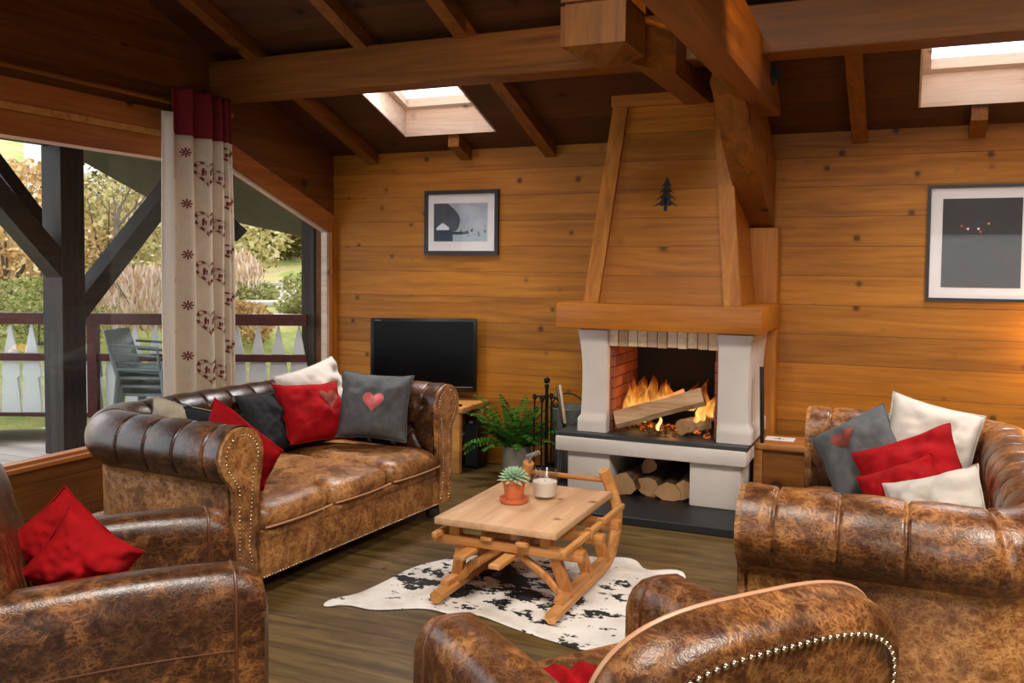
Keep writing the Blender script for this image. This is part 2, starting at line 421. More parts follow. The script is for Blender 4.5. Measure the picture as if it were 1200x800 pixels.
def ball(bm, c, r, sub=1, sc=(1, 1, 1)):
    bmesh.ops.create_icosphere(bm, subdivisions=sub, radius=r, matrix=Matrix.Translation(c) @ Matrix.Diagonal((*sc, 1)))

def grid(bm, P, closed_u=False, flip=False):
    """P: array nu x nv x 3"""
    nu, nv = P.shape[:2]
    vs = [[bm.verts.new(P[i, j]) for j in range(nv)] for i in range(nu)]
    for i in range(nu if closed_u else nu-1):
        for j in range(nv-1):
            bm.faces.new((vs[i][j], vs[(i+1) % nu][j], vs[(i+1) % nu][j+1], vs[i][j+1]))
    return vs

def frame_matrix(c, right, up):
    r = Vector(right).normalized(); u = Vector(up); u = (u-r*u.dot(r)).normalized(); n = r.cross(u)
    return Matrix(((r.x, u.x, n.x, c[0]), (r.y, u.y, n.y, c[1]), (r.z, u.z, n.z, c[2]), (0, 0, 0, 1)))

# ------------------------------------------------------------------ camera (31.6 mm, slightly cropped frame)
def camera():
    yaw, pitch, roll = .41218, .0458, .0088976
    cy, sy, cp, sp = math.cos(yaw), math.sin(yaw), math.cos(pitch), math.sin(pitch)
    f = Vector((-sy*cp, cy*cp, -sp)); r = Vector((cy, sy, 0)); u = r.cross(f)
    c, s = math.cos(roll), math.sin(roll)
    r, u = c*r+s*u, -s*r+c*u
    cam = bpy.data.cameras.new('camera'); cam.lens = 1054.3/1200*36; cam.sensor_width = 36
    cam.shift_y = -40.1/1200; cam.clip_start = .05; cam.clip_end = 300
    o = bpy.data.objects.new('camera', cam); COL.objects.link(o)
    b = -f
    o.matrix_world = Matrix(((r.x, u.x, b.x, 0), (r.y, u.y, b.y, 0), (r.z, u.z, b.z, 1.7), (0, 0, 0, 1)))
    SC.camera = o
camera()

# ------------------------------------------------------------------ room shell
YB, XL, XR, YF = 7.01, -4.86, 3.4, -3.0
RIDGE = 2.0
def zr(y):                                     # underside of the roof boards
    return 2.70+.36*(YB-y) if y >= RIDGE else 2.70+.36*(YB-RIDGE)-.36*(RIDGE-y)

bm = bmesh.new(); box(bm, (XL-.02, YF-.2, -.2), (XR+.2, YB+.2, 0)); structure('floor', bm, 'floor', 'dark oak plank floor')
bm = bmesh.new(); box(bm, (XL-.2, YB, 0), (XR+.2, YB+.25, 3.1)); structure('wall_back', bm, 'wall', 'back wall of horizontal spruce boards')
# right and front walls (outside the frame, they close the room)
def gable(bm, x0, x1, holes):
    pass
bm = bmesh.new()
prism(bm, [(XR, YF, 0), (XR, YB, 0), (XR, YB, zr(YB)+.1), (XR, RIDGE, zr(RIDGE)+.1), (XR, YF, zr(YF)+.1)], (.2, 0, 0))
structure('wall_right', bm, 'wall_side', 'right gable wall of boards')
bm = bmesh.new()
zt = zr(YF)+.2
for lo, hi in (((XL, YF-.2, 0), (-2.6, YF, zt)), ((2.6, YF-.2, 0), (XR, YF, zt)), ((-2.6, YF-.2, 2.3), (2.6, YF, zt)), ((-2.6, YF-.2, 0), (2.6, YF, .2))):
    box(bm, lo, hi)
structure('wall_front', bm, 'wall', 'front wall with wide window behind the camera')
# left wall: sill panel, lintel, gable boards over both windows
T = .16
DY0, DY1 = .6, 5.47          # glazed door opening along Y
WY0, WY1 = 5.545, 6.90       # second window
def wtop(y): return 2.483-.352*(y-5.529)
bm = bmesh.new()
box(bm, (XL-T, YF, -.1), (XL, YB, .43))
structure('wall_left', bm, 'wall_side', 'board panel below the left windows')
bm = bmesh.new()
box(bm, (XL-T, YF, .43), (XL, DY0, 3.4))
prism(bm, [(XL, YF, 2.5), (XL, 5.5, 2.5), (XL, 5.5, zr(5.5)+.08), (XL, RIDGE, zr(RIDGE)+.08), (XL, YF, zr(YF)+.08)], (-T, 0, 0))
prism(bm, [(XL, 5.5, wtop(5.5)+.02), (XL, WY1+.02, wtop(WY1)+.02), (XL, WY1+.02, zr(WY1)+.08), (XL, 5.5, zr(5.5)+.08)], (-T, 0, 0))
box(bm, (XL-T, WY1+.03, .43), (XL-.02, YB, zr(YB)+.1))
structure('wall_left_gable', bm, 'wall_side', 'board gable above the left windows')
bm = bmesh.new(); box(bm, (XL-T, YF, .43), (XL+.012, 5.5, .456)); structure('trim_sill', bm, 'trim_y', 'wooden threshold of the glazed door')
bm = bmesh.new(); box(bm, (XL-.05, DY0, 2.44), (XL+.018, 5.47, 2.585)); structure('trim_lintel', bm, 'trim_y', 'lower lintel board above glazed door')
bm = bmesh.new(); box(bm, (XL-.05, DY0, 2.588), (XL+.03, 5.47, 2.632)); structure('trim_lintel_strip', bm, 'bench', 'pale strip along the lintel')
bm = bmesh.new(); box(bm, (XL-.05, DY0, 2.635), (XL+.02, 5.47, 2.78)); structure('trim_lintel_upper', bm, 'trim_y', 'upper lintel board')
# jamb between the windows, casing of window 2
bm = bmesh.new(); box(bm, (XL-.06, 5.455, .45), (XL+.02, 5.545, 2.6)); structure('trim_mullion', bm, 'trim_z', 'upright casing between the left windows')
bm = bmesh.new(); box(bm, (XL-.02, 6.915, .45), (XL+.025, 7.005, 2.06)); structure('trim_jamb', bm, 'trim_z', 'upright casing by the wall corner')
bm = bmesh.new()
prism(bm, [(XL+.02, 5.5, wtop(5.5)-.0), (XL+.02, 7.0, wtop(7.0)-.0), (XL+.02, 7.0, wtop(7.0)+.17), (XL+.02, 5.5, wtop(5.5)+.17)], (-.06, 0, 0))
structure('trim_rake', bm, 'trim_y', 'sloping casing above the second window')
# windows
w1 = thing('window_1', 'wide glazed door to the balcony', 'window', (XL-.08, 3.0, .45)); w1['kind'] = 'structure'
bm = bmesh.new()
box(bm, (XL-.12, DY0, .45), (XL-.04, DY1, .475)); box(bm, (XL-.12, DY0, 2.44), (XL-.04, DY1, 2.48)); box(bm, (XL-.12, DY1-.05, .45), (XL-.04, DY1, 2.46)); box(bm, (XL-.12, 2.9, .45), (XL-.04, 2.98, 2.46))
obj('window_frame', bm, 'trim_y', w1, loc=W(w1))
bm = bmesh.new(); box(bm, (XL-.084, DY0, .475), (XL-.078, DY1-.05, 2.45)); obj('window_pane', bm, 'pane', w1, loc=W(w1))
w2 = thing('window_2', 'window with a sloping top beside the wall corner', 'window', (XL-.08, 6.2, .45)); w2['kind'] = 'structure'
bm = bmesh.new()
box(bm, (XL-.30, 6.90, .17), (XL-.165, 7.10, 2.45))
obj('window_jamb', bm, 'darkwood', w2, loc=W(w2))
bm = bmesh.new(); box(bm, (XL-.06, 6.872, .45), (XL+.002, 6.914, wtop(6.9)-.01)); obj('window_jamb_strip', bm, 'pale', w2, loc=W(w2))
bm = bmesh.new(); prism(bm, [(XL-.0, 5.53, wtop(5.53)-.022), (XL, 6.9, wtop(6.9)-.022), (XL, 6.9, wtop(6.9)-.002), (XL, 5.53, wtop(5.53)-.002)], (-.05, 0, 0))
obj('window_head', bm, 'pale', w2, loc=W(w2))
bm = bmesh.new(); prism(bm, [(XL-.085, 5.53, .45), (XL-.085, 6.89, .45), (XL-.085, 6.89, wtop(6.89)), (XL-.085, 5.53, wtop(5.53))], (.006, 0, 0))
obj('window_pane', bm, 'pane', w2, loc=W(w2))

# roof with two skylight holes
SKY = [(-3.95, -3.09), (.045, .93)]; SY0, SY1 = 5.78, 6.72
def roof_piece(bm, x0, x1, y0, y1, t=.3, drop=0):
    a = [(x0, y0, zr(y0)-drop), (x1, y0, zr(y0)-drop), (x1, y1, zr(y1)-drop), (x0, y1, zr(y1)-drop)]
    prism(bm, a, (0, 0, t))
bm = bmesh.new()
x = XL-.16
for a, b in SKY:
    roof_piece(bm, x, a, RIDGE, YB+.25); roof_piece(bm, a, b, RIDGE, SY0); roof_piece(bm, a, b, SY1, YB+.25); x = b
roof_piece(bm, x, XR+.2, RIDGE, YB+.25)
roof_piece(bm, XL-.16, XR+.2, YF-.3, RIDGE)
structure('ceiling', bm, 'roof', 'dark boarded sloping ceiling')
# overhang over the balcony, outside
bm = bmesh.new()
def onr(x, y): return (x, y, zr(y)-.03)
prism(bm, [onr(XL-.16, 2.2), onr(XL-.16, YB+.25), onr(-5.0, YB+.25), onr(-5.0, 9.2), onr(-6.5, 8.85), onr(-7.3, 8.3), onr(-7.85, 8.05), onr(-7.85, 2.2)], (0, 0, .16))
structure('roof_overhang', bm, 'darkwood_y', 'dark roof overhang above the balcony')
# rafters
bm_list = []
for i, xx in enumerate((-4.44, -3.5, -2.72, -.33, .42, 1.35, 2.3)):
    y1 = YB
    y0 = RIDGE
    if xx in (-3.5, .42): y0, segs = RIDGE, [(RIDGE, SY0-.02), (SY1+.03, YB-.02)]
    else: segs = [(RIDGE, YB-.01)]
    for (a, b) in segs:
        bm = bmesh.new()
        prism(bm, [(xx-.05, a, zr(a)-.10), (xx+.05, a, zr(a)-.10), (xx+.05, b, zr(b)-.10), (xx-.05, b, zr(b)-.10)], (0, 0, .11))
        structure('beam_rafter', bm, 'beam_y', 'sloping rafter under the ceiling boards')
for xx in (-1.6,):
    bm = bmesh.new(); prism(bm, [(xx-.05, 2, zr(2)-.1), (xx+.05, 2, zr(2)-.1), (xx+.05, 5.9, zr(5.9)-.1), (xx-.05, 5.9, zr(5.9)-.1)], (0, 0, .11))
    structure('beam_rafter', bm, 'beam_y', 'sloping rafter under the ceiling boards')
# purlin along the room
bm = bmesh.new(); rbox(bm, (XL, 5.36, 2.93), (XR, 5.58, 3.215), .008, 1); structure('beam_purlin', bm, 'beam_x', 'long purlin beam under the rafters')
# skylights
for i, (a, b) in enumerate(SKY):
    s = thing('window_%d' % (i+3), ['skylight above the small picture', 'skylight above the large picture at right'][i], 'window', ((a+b)/2, 6.2, 3.0)); s['kind'] = 'structure'
    bm = bmesh.new(); hh = .30
    y0, y1 = SY0, SY1
    box(bm, (a+.016, y1-.014, zr(y1)-.012), (b-.016, y1-.002, zr(y1)+hh))
    box(bm, (a+.016, y0+.002, zr(y0)-.012), (b-.016, y0+.014, zr(y0)+hh))
    for xa, xb in ((a+.002, a+.016), (b-.016, b-.002)):
        prism(bm, [(xa, y0, zr(y0)-.012), (xb, y0, zr(y0)-.012), (xb, y1, zr(y1)-.012), (xa, y1, zr(y1)-.012)], (0, 0, hh+.01))
    obj('lining', bm, 'pale', s, loc=W(s))
    bm = bmesh.new(); z0 = .20; fw = .07
    def sl(xa, xb, ya, yb, z0=z0, t=.07): prism(bm, [(xa, ya, zr(ya)+z0), (xb, ya, zr(ya)+z0), (xb, yb, zr(yb)+z0), (xa, yb, zr(yb)+z0)], (0, 0, t))
    sl(a+.018, a+fw, y0+.018, y1-.018); sl(b-fw, b-.018, y0+.018, y1-.018); sl(a+fw, b-fw, y0+.018, y0+fw); sl(a+fw, b-fw, y1-fw, y1-.018)
    obj('sash', bm, 'pale', s, loc=W(s))
    bm = bmesh.new(); sl(a+fw, b-fw, y0+fw, y1-fw, z0+.03, .006); obj('window_pane', bm, 'pane', s, loc=W(s))

# ------------------------------------------------------------------ truss timbers above the fireplace
t = thing('pendant_post', 'thick hanging timber post with chamfered pointed end above the room', 'beam', (-1.49, 4.58, 2.7))
bm = bmesh.new()
x0, x1, y0, y1 = -1.665, -1.318, 4.40, 4.77
box(bm, (x0, y0, 3.055), (x1, y1, 4.2))
box(bm, (x0+.018, y0+.018, 3.03), (x1-.018, y1-.018, 3.06))
obj('post', bm, 'beam_z', t, loc=W(t))
bm = bmesh.new()
zz = [3.035, 2.83]
ring = [(x0, y0), (x1, y0), (x1, y1), (x0, y1)]
a = [bm.verts.new((x, y, zz[0])) for x, y in ring]; b = [bm.verts.new((x, y, zz[1])) for x, y in ring]
cx, cy = (x0+x1)/2, (y0+y1)/2
c = [bm.verts.new((cx+(x-cx)*.12, cy+(y-cy)*.12, 2.745)) for x, y in ring]
for p, q in ((a, b), (b, c)):
    for k in range(4): bm.faces.new((p[k], p[(k+1) % 4], q[(k+1) % 4], q[k]))
bm.faces.new(a); bm.faces.new(c[::-1])
obj('carved_end', bm, 'beam_z', t, loc=W(t))

bm = bmesh.new()
prof = [(1.0, 2.705), (6.2, 2.705), (6.24, 2.74), (6.12, 2.84), (5.98, 2.93), (5.6, 2.99), (5.24, 3.045), (4.71, 3.07), (1.0, 3.07)]
prism(bm, [(-.945, y, z) for y, z in prof], (.155, 0, 0))
t = obj('tie_beam', bm, 'beam_y'); tag(t, 'right timber of the twin tie beams, curved end above the fireplace', 'beam')
bm = bmesh.new(); box(bm, (-.80, 5.72, 2.83), (-.775, 5.80, 2.97)); box(bm, (-.775, 5.75, 2.86), (-.74, 5.79, 2.93)); obj('wedge', bm, 'darkwood', t)
bm = bmesh.new()
prof = [(4.76, 2.80), (6.10, 2.80), (6.22, 2.83), (6.26, 2.90), (6.15, 2.99), (5.9, 3.06), (4.76, 3.06)]
va_ = prism(bm, [(-1.395, y, z) for y, z in prof], (.165, 0, 0))
for v_ in va_:
    if v_.co.x > -1.3 and v_.co.y < 4.8: v_.co.y += .35
tag(obj('tie_beam', bm, 'beam_y'), 'left timber of the twin tie beams, rounded end beside the hanging post', 'beam')
bm = bmesh.new()
up, lo = [], []
for i in range(15):
    s = i/14
    # underside curve then back curve of the brace
    lo.append((5.42+1.48*s**.9-.16*math.sin(PI*s), 2.80-.79*s**1.05-.05*math.sin(PI*s)))
    up.append((5.62+1.36*s**1.0+.10*math.sin(PI*s), 2.98-.50*s+.06*math.sin(PI*s)))
prism(bm, [(-1.1, y, z) for y, z in lo+[(6.98, 2.01), (6.98, 2.45)]+up[::-1]], (.19, 0, 0))
tag(obj('curved_brace', bm, 'beam_y'), 'curved timber brace between the tie beams and the wall post', 'beam')
bm = bmesh.new(); rbox(bm, (-1.075, 6.86, 0), (-.868, YB-.0, 2.0), .006, 1)
tag(obj('wall_post', bm, 'trim_z'), 'upright timber post on the back wall at the right of the fireplace', 'post')

# ------------------------------------------------------------------ fireplace
fp = thing('fireplace', 'white plastered open fireplace with timber mantel and tapered wooden hood', 'fireplace', (-1.57, 6.5, 0))
wl = W(fp)
bm = bmesh.new(); rbox(bm, (-2.42, 5.68, 0), (-.85, 7.0, .055), .006, 1); obj('floor_slab', bm, 'blackslab', fp, loc=wl)
bm = bmesh.new(); rbox(bm, (-2.23, 6.14, .055), (-1.91, 6.97, .37), .01, 2); obj('foot', bm, 'plaster', fp, True, wl)
bm = bmesh.new(); rbox(bm, (-1.335, 6.14, .055), (-.985, 6.97, .37), .01, 2); obj('foot', bm, 'plaster', fp, True, wl)
bm = bmesh.new(); box(bm, (-1.93, 6.86, .055), (-1.32, 6.97, .37)); obj('log_store_back', bm, 'soot', fp, loc=wl)
bm = bmesh.new(); rbox(bm, (-2.305, 6.075, .368), (-.943, 6.97, .474), .012, 2); obj('hearth_shelf', bm, 'plaster', fp, True, wl)
bm = bmesh.new(); rbox(bm, (-2.295, 6.085, .474), (-.935, 6.97, .506), .005, 1); obj('hearth_slab', bm, 'slate', fp, True, wl)
def pillar(xo, xi, sgn):
    bm = bmesh.new()
    zs = np.linspace(.506, 1.245, 26)
    P = []
    for z in zs:
        s = (z-.506)/.739
        flare = .03*(max(0, s-.55)/.45)**2 + .012*(max(0, .5-s)/.5)**1.5
        if z < .60: flare = .026
        o = xo-sgn*flare+sgn*.03 if True else xo
        i = xi; yf = 6.17-flare*.9+.02
        rr = .018
        ring = [(o, 6.97), (o, yf+rr), (o+sgn*rr*.3, yf+rr*.3), (o+sgn*rr, yf), (i-sgn*rr, yf), (i-sgn*rr*.3, yf+rr*.3), (i, yf+rr), (i, 6.97)]
        P.append([(x, y, z) for x, y in ring])
    P = np.array(P)
    Pc = np.concatenate([P, P[:, :1]], 1)
    vs = grid(bm, Pc)
    bmesh.ops.remove_doubles(bm, verts=bm.verts, dist=1e-5)
    for k in (0, -1):
        z = zs[k]; loop = [v for v in bm.verts if abs(v.co.z-z) < 1e-5]
        es = [e for e in bm.edges if abs(e.verts[0].co.z-z) < 1e-5 and abs(e.verts[1].co.z-z) < 1e-5]
        bmesh.ops.contextual_create(bm, geom=es)
    return obj('pillar', bm, 'plaster', fp, True, wl)
pillar(-2.177-.0, -1.947, 1); pillar(-.925, -1.165, -1)
# brick lintel: soldier course
bm = bmesh.new(); n = 11; bw = (1.947-1.165)/n
for i in range(n):
    xx = -1.947+i*bw
    rbox(bm, (xx+.002, 6.20+random.uniform(-.004, .004), 1.135+random.uniform(-.004, .004)), (xx+bw-.002, 6.32, 1.262), .007, 2)
obj('brick_lintel', bm, 'brick_pale', fp, True, wl)
bm = bmesh.new()
box(bm, (-1.96, 6.90, .506), (-1.15, 6.97, 1.4)); box(bm, (-1.95, 6.32, 1.20), (-1.16, 6.95, 1.262))
obj('firebox_back', bm, 'soot', fp, loc=wl)
for sgn, xw in ((1, -1.949), (-1, -1.163)):
    bm = bmesh.new()
    for r_ in range(9):
        z = .508+r_*.078
        y = 6.235 - (0 if r_ % 2 else .07)
        while y < 6.9:
            y2 = min(y+.15, 6.9)
            ya = max(y, 6.235)
            if y2-ya > .02: box(bm, (xw+sgn*.0, ya+.003, z+.003), (xw+sgn*(.026+random.uniform(-.003, .003)), y2-.003, z+.075))
            y += .15
    obj('firebox_bricks', bm, 'brick_red', fp, loc=wl)
bm = bmesh.new(); rbox(bm, (-2.288, 6.02, 1.262), (-.853, 6.96, 1.442), .009, 2); obj('mantel_beam', bm, 'mantel', fp, True, wl)
# hood: front panel, sides, rails
def hoodx(z, side):
    s = (z-1.442)/(2.9-1.442)
    return (-2.11+.13*s) if side < 0 else (-1.02-.15*s)
def hoody(z): return 6.15+.25*(z-1.442)/(2.9-1.442)
bm = bmesh.new()
z0, z1 = 1.442, 2.9
pts0 = [(hoodx(z0, -1), hoody(z0)+.02), (hoodx(z0, 1), hoody(z0)+.02), (hoodx(z0, 1), 6.98), (hoodx(z0, -1), 6.98)]
pts1 = [(hoodx(z1, -1), hoody(z1)+.02), (hoodx(z1, 1), hoody(z1)+.02), (hoodx(z1, 1), 6.98), (hoodx(z1, -1), 6.98)]
a = [bm.verts.new((x, y, z0)) for x, y in pts0]; b = [bm.verts.new((x, y, z1)) for x, y in pts1]
for k in range(4): bm.faces.new((a[k], a[(k+1) % 4], b[(k+1) % 4], b[k]))
bm.faces.new(a[::-1]); bm.faces.new(b)
obj('hood', bm, 'hood', fp, loc=wl)
for side in (-1, 1):
    bm = bmesh.new(); w = .10
    x0, x1 = hoodx(z0, side), hoodx(z1, side)
    d = w if side < 0 else -w
    pts = [(x0-d*.12, hoody(z0)-.02, z0), (x0+d, hoody(z0)-.02, z0), (x1+d, hoody(z1)-.02, z1), (x1-d*.12, hoody(z1)-.02, z1)]
    prism(bm, pts, (0, .05, 0)); obj('hood_rail', bm, 'trim_z', fp, loc=wl)
bm = bmesh.new(); rbox(bm, (-2.0, 6.34, 2.86), (-1.12, 6.44, 2.99), .005, 1); obj('hood_header', bm, 'mantel', fp, True, wl)
# fir-tree emblem on the hood
bm = bmesh.new()
hs = .225
for zb_, zt_, hw_ in ((.66, 1.0, .17), (.46, .80, .26), (.26, .62, .34), (.06, .44, .40)):
    poly = [(-hw_, zb_-.03), (-hw_*.55, zb_+.05), (-hw_*.3, zb_-.0), (0, zb_+.04), (hw_*.3, zb_-.0), (hw_*.55, zb_+.05), (hw_, zb_-.03), (hw_*.42, zb_+.15), (0, zt_), (-hw_*.42, zb_+.15)]
    prism(bm, [(-1.57+x*hs, hoody(2.12+y*hs)+.014, 2.12+y*hs) for x, y in poly], (0, .012, 0))
prism(bm, [(-1.57+x*hs, hoody(2.12+y*hs)+.014, 2.12+y*hs) for x, y in ((-.05, -.1), (.05, -.1), (.05, .3), (-.05, .3))], (0, .012, 0))
em = obj('fir_tree_emblem', bm, 'darkwood', fp, loc=wl); em['label'] = 'small dark fir tree silhouette'

# ------------------------------------------------------------------ fire
def split_log(name, a, b, r, label, mats=('log_side', 'log_split', 'log_end'), group=None, wedge=True, up=(0, 0, 1), cat='log', seed=0, flat=0.0):
    rg = random.Random(seed)
    a, b = Vector(a), Vector(b); d = (b-a).normalized(); L = (b-a).length
    u = Vector(up); s = d.cross(u).normalized(); u = s.cross(d).normalized()
    if wedge: sec = [(-1.0, -.55), (-.2, -.75), (.75, -.62), (1.05, -.2), (.9, .35), (.35, .8), (-.3, .7), (-.85, .2)]
    else: sec = [(math.cos(2*PI*k/12), math.sin(2*PI*k/12)) for k in range(12)]
    sec = [(x*(1+rg.uniform(-.08, .08)), y*(1+rg.uniform(-.08, .08))*(1-flat)) for x, y in sec]
    bm = bmesh.new(); rings = []
    N = 7
    for i in range(N):
        q = i/(N-1); c = a+d*L*q; k = 1+rg.uniform(-.04, .04)
        rings.append([bm.verts.new(c+s*x*r*k+u*y*r*k) for x, y in sec])
    n = len(sec)
    for i in range(N-1):
        for k in range(n):
            f = bm.faces.new((rings[i][k], rings[i][(k+1) % n], rings[i+1][(k+1) % n], rings[i+1][k]))
            f.material_index = (1 if k in (5, 6, 7) or (k in (0,) and wedge) else 0) if wedge else 0
    f = bm.faces.new(rings[0][::-1]); f.material_index = 2
    f = bm.faces.new(rings[-1]); f.material_index = 2
    o = obj(name, bm, list(mats), None, False)
    return tag(o, label, cat, group)
split_log('split_log', (-1.89, 6.23, .595), (-1.285, 6.33, .79), .088, 'large pale split log lying aslant across the front of the fire', ('log_split', 'log_split', 'log_split'), seed=1)
split_log('split_log', (-1.80, 6.56, .60), (-1.48, 6.66, .74), .085, 'glowing split log behind the large slanting log', ('log_split', 'log_split', 'log_end'), seed=2)
split_log('split_log', (-1.435, 6.30, .565), (-1.30, 6.5, .575), .058, 'short round log under the raised end of the slanting log', ('log_split', 'log_split', 'log_end'), wedge=False, seed=3)
split_log('split_log', (-1.33, 6.55, .60), (-1.20, 6.7, .70), .07, 'burning log end at the right of the fire', ('log_split', 'log_split', 'log_end'), seed=4)
bm = bmesh.new()
for i in range(60):
    x = random.gauss(-1.58, .17); y = random.gauss(6.45, .09)
    x = min(max(x, -1.9), -1.2); y = min(max(y, 6.25), 6.75)
    ball(bm, (x, y, .515+random.uniform(0, .02)), random.uniform(.012, .03), 1, (1, 1, .7))
tag(obj('embers', bm, 'ember'), 'bed of glowing embers and ash under the logs', 'embers', kind='stuff')
bm = bmesh.new()
for i in range(46):
    x = -1.60+random.uniform(-.08, .08); y = 6.27+random.uniform(-.04, .04)
    a_ = random.uniform(0, 2*PI); l = random.uniform(.02, .035)
    bar(bm, (x, y, .515+random.uniform(0, .025)), (x+l*math.cos(a_), y+l*math.sin(a_), .52+random.uniform(0, .035)), .009, .004)
tag(obj('kindling', bm, 'log_side'), 'charred bits of kindling under the slanting log', 'kindling', kind='stuff')
bm = bmesh.new()
def tongue(c, r, h, bend, seed):
    rg = random.Random(seed); N = 14; seg = 12; rings = []
    for i in range(N):
        s = i/(N-1)
        rad = r*(math.sin(PI*min(1, s*.9+.12))**.9)*(1-s)**.55+.001
        off = Vector((bend[0]*s**1.6+.012*math.sin(7*s+seed), bend[1]*s**1.6, h*s))
        rings.append([bm.verts.new(Vector(c)+off+Vector((rad*math.cos(2*PI*k/seg), rad*.6*math.sin(2*PI*k/seg), 0))*(1+.12*math.sin(3*k+seed+4*s))) for k in range(seg)])
    for p, q in zip(rings, rings[1:]):
        for k in range(seg): bm.faces.new((p[k], p[(k+1) % seg], q[(k+1) % seg], q[k]))
for a_ in (((-1.79, 6.48, .55), .085, .42, (.05, 0), 1), ((-1.855, 6.46, .56), .055, .28, (-.02, 0), 2), ((-1.72, 6.52, .58), .06, .40, (.03, 0), 3), ((-1.83, 6.50, .62), .035, .30, (.00, 0), 12),
           ((-1.66, 6.6, .62), .06, .27, (.02, 0), 4), ((-1.58, 6.58, .62), .05, .25, (-.03, 0), 5), ((-1.52, 6.40, .70), .035, .17, (-.03, 0), 6), ((-1.45, 6.62, .64), .06, .22, (.06, 0), 7), ((-1.36, 6.62, .62), .06, .27, (.04, 0), 13),
           ((-1.33, 6.42, .60), .045, .19, (.10, 0), 8), ((-1.27, 6.5, .62), .04, .20, (.06, 0), 9), ((-1.58, 6.245, .54), .018, .13, (.0, 0), 10), ((-1.36, 6.36, .57), .03, .12, (.05, 0), 11)):
    tongue(*a_)
fl = obj('fire_flames', bm, 'flame', None, True, angle=0); tag(fl, 'orange flames rising around the logs in the fireplace', 'flames', kind='stuff')
# fire wood stored beneath the hearth
FW = [((-1.84, 6.22, .135), (-1.72, 6.8, .16), .105, 'leftmost firewood log under the hearth'),
      ((-1.66, 6.26, .125), (-1.60, 6.8, .14), .095, 'reddish firewood log second from left under the hearth'),
      ((-1.50, 6.21, .115), (-1.52, 6.8, .12), .085, 'small pale firewood log third from left under the hearth'),
      ((-1.40, 6.23, .130), (-1.42, 6.8, .14), .09, 'firewood log with a knot leaning beside the right foot of the hearth'),
      ((-1.68, 6.36, .255), (-1.62, 6.82, .26), .065, 'dark firewood log lying on top of the others under the hearth')]
for i, (a, b, r, lb) in enumerate(FW):
    split_log('firewood_log', a, b, r, lb, ('log_side', 'log_side', 'log_end'), 'firewood under the hearth', True, seed=20+i, up=(math.sin(i*1.3)*.5, 0, 1))

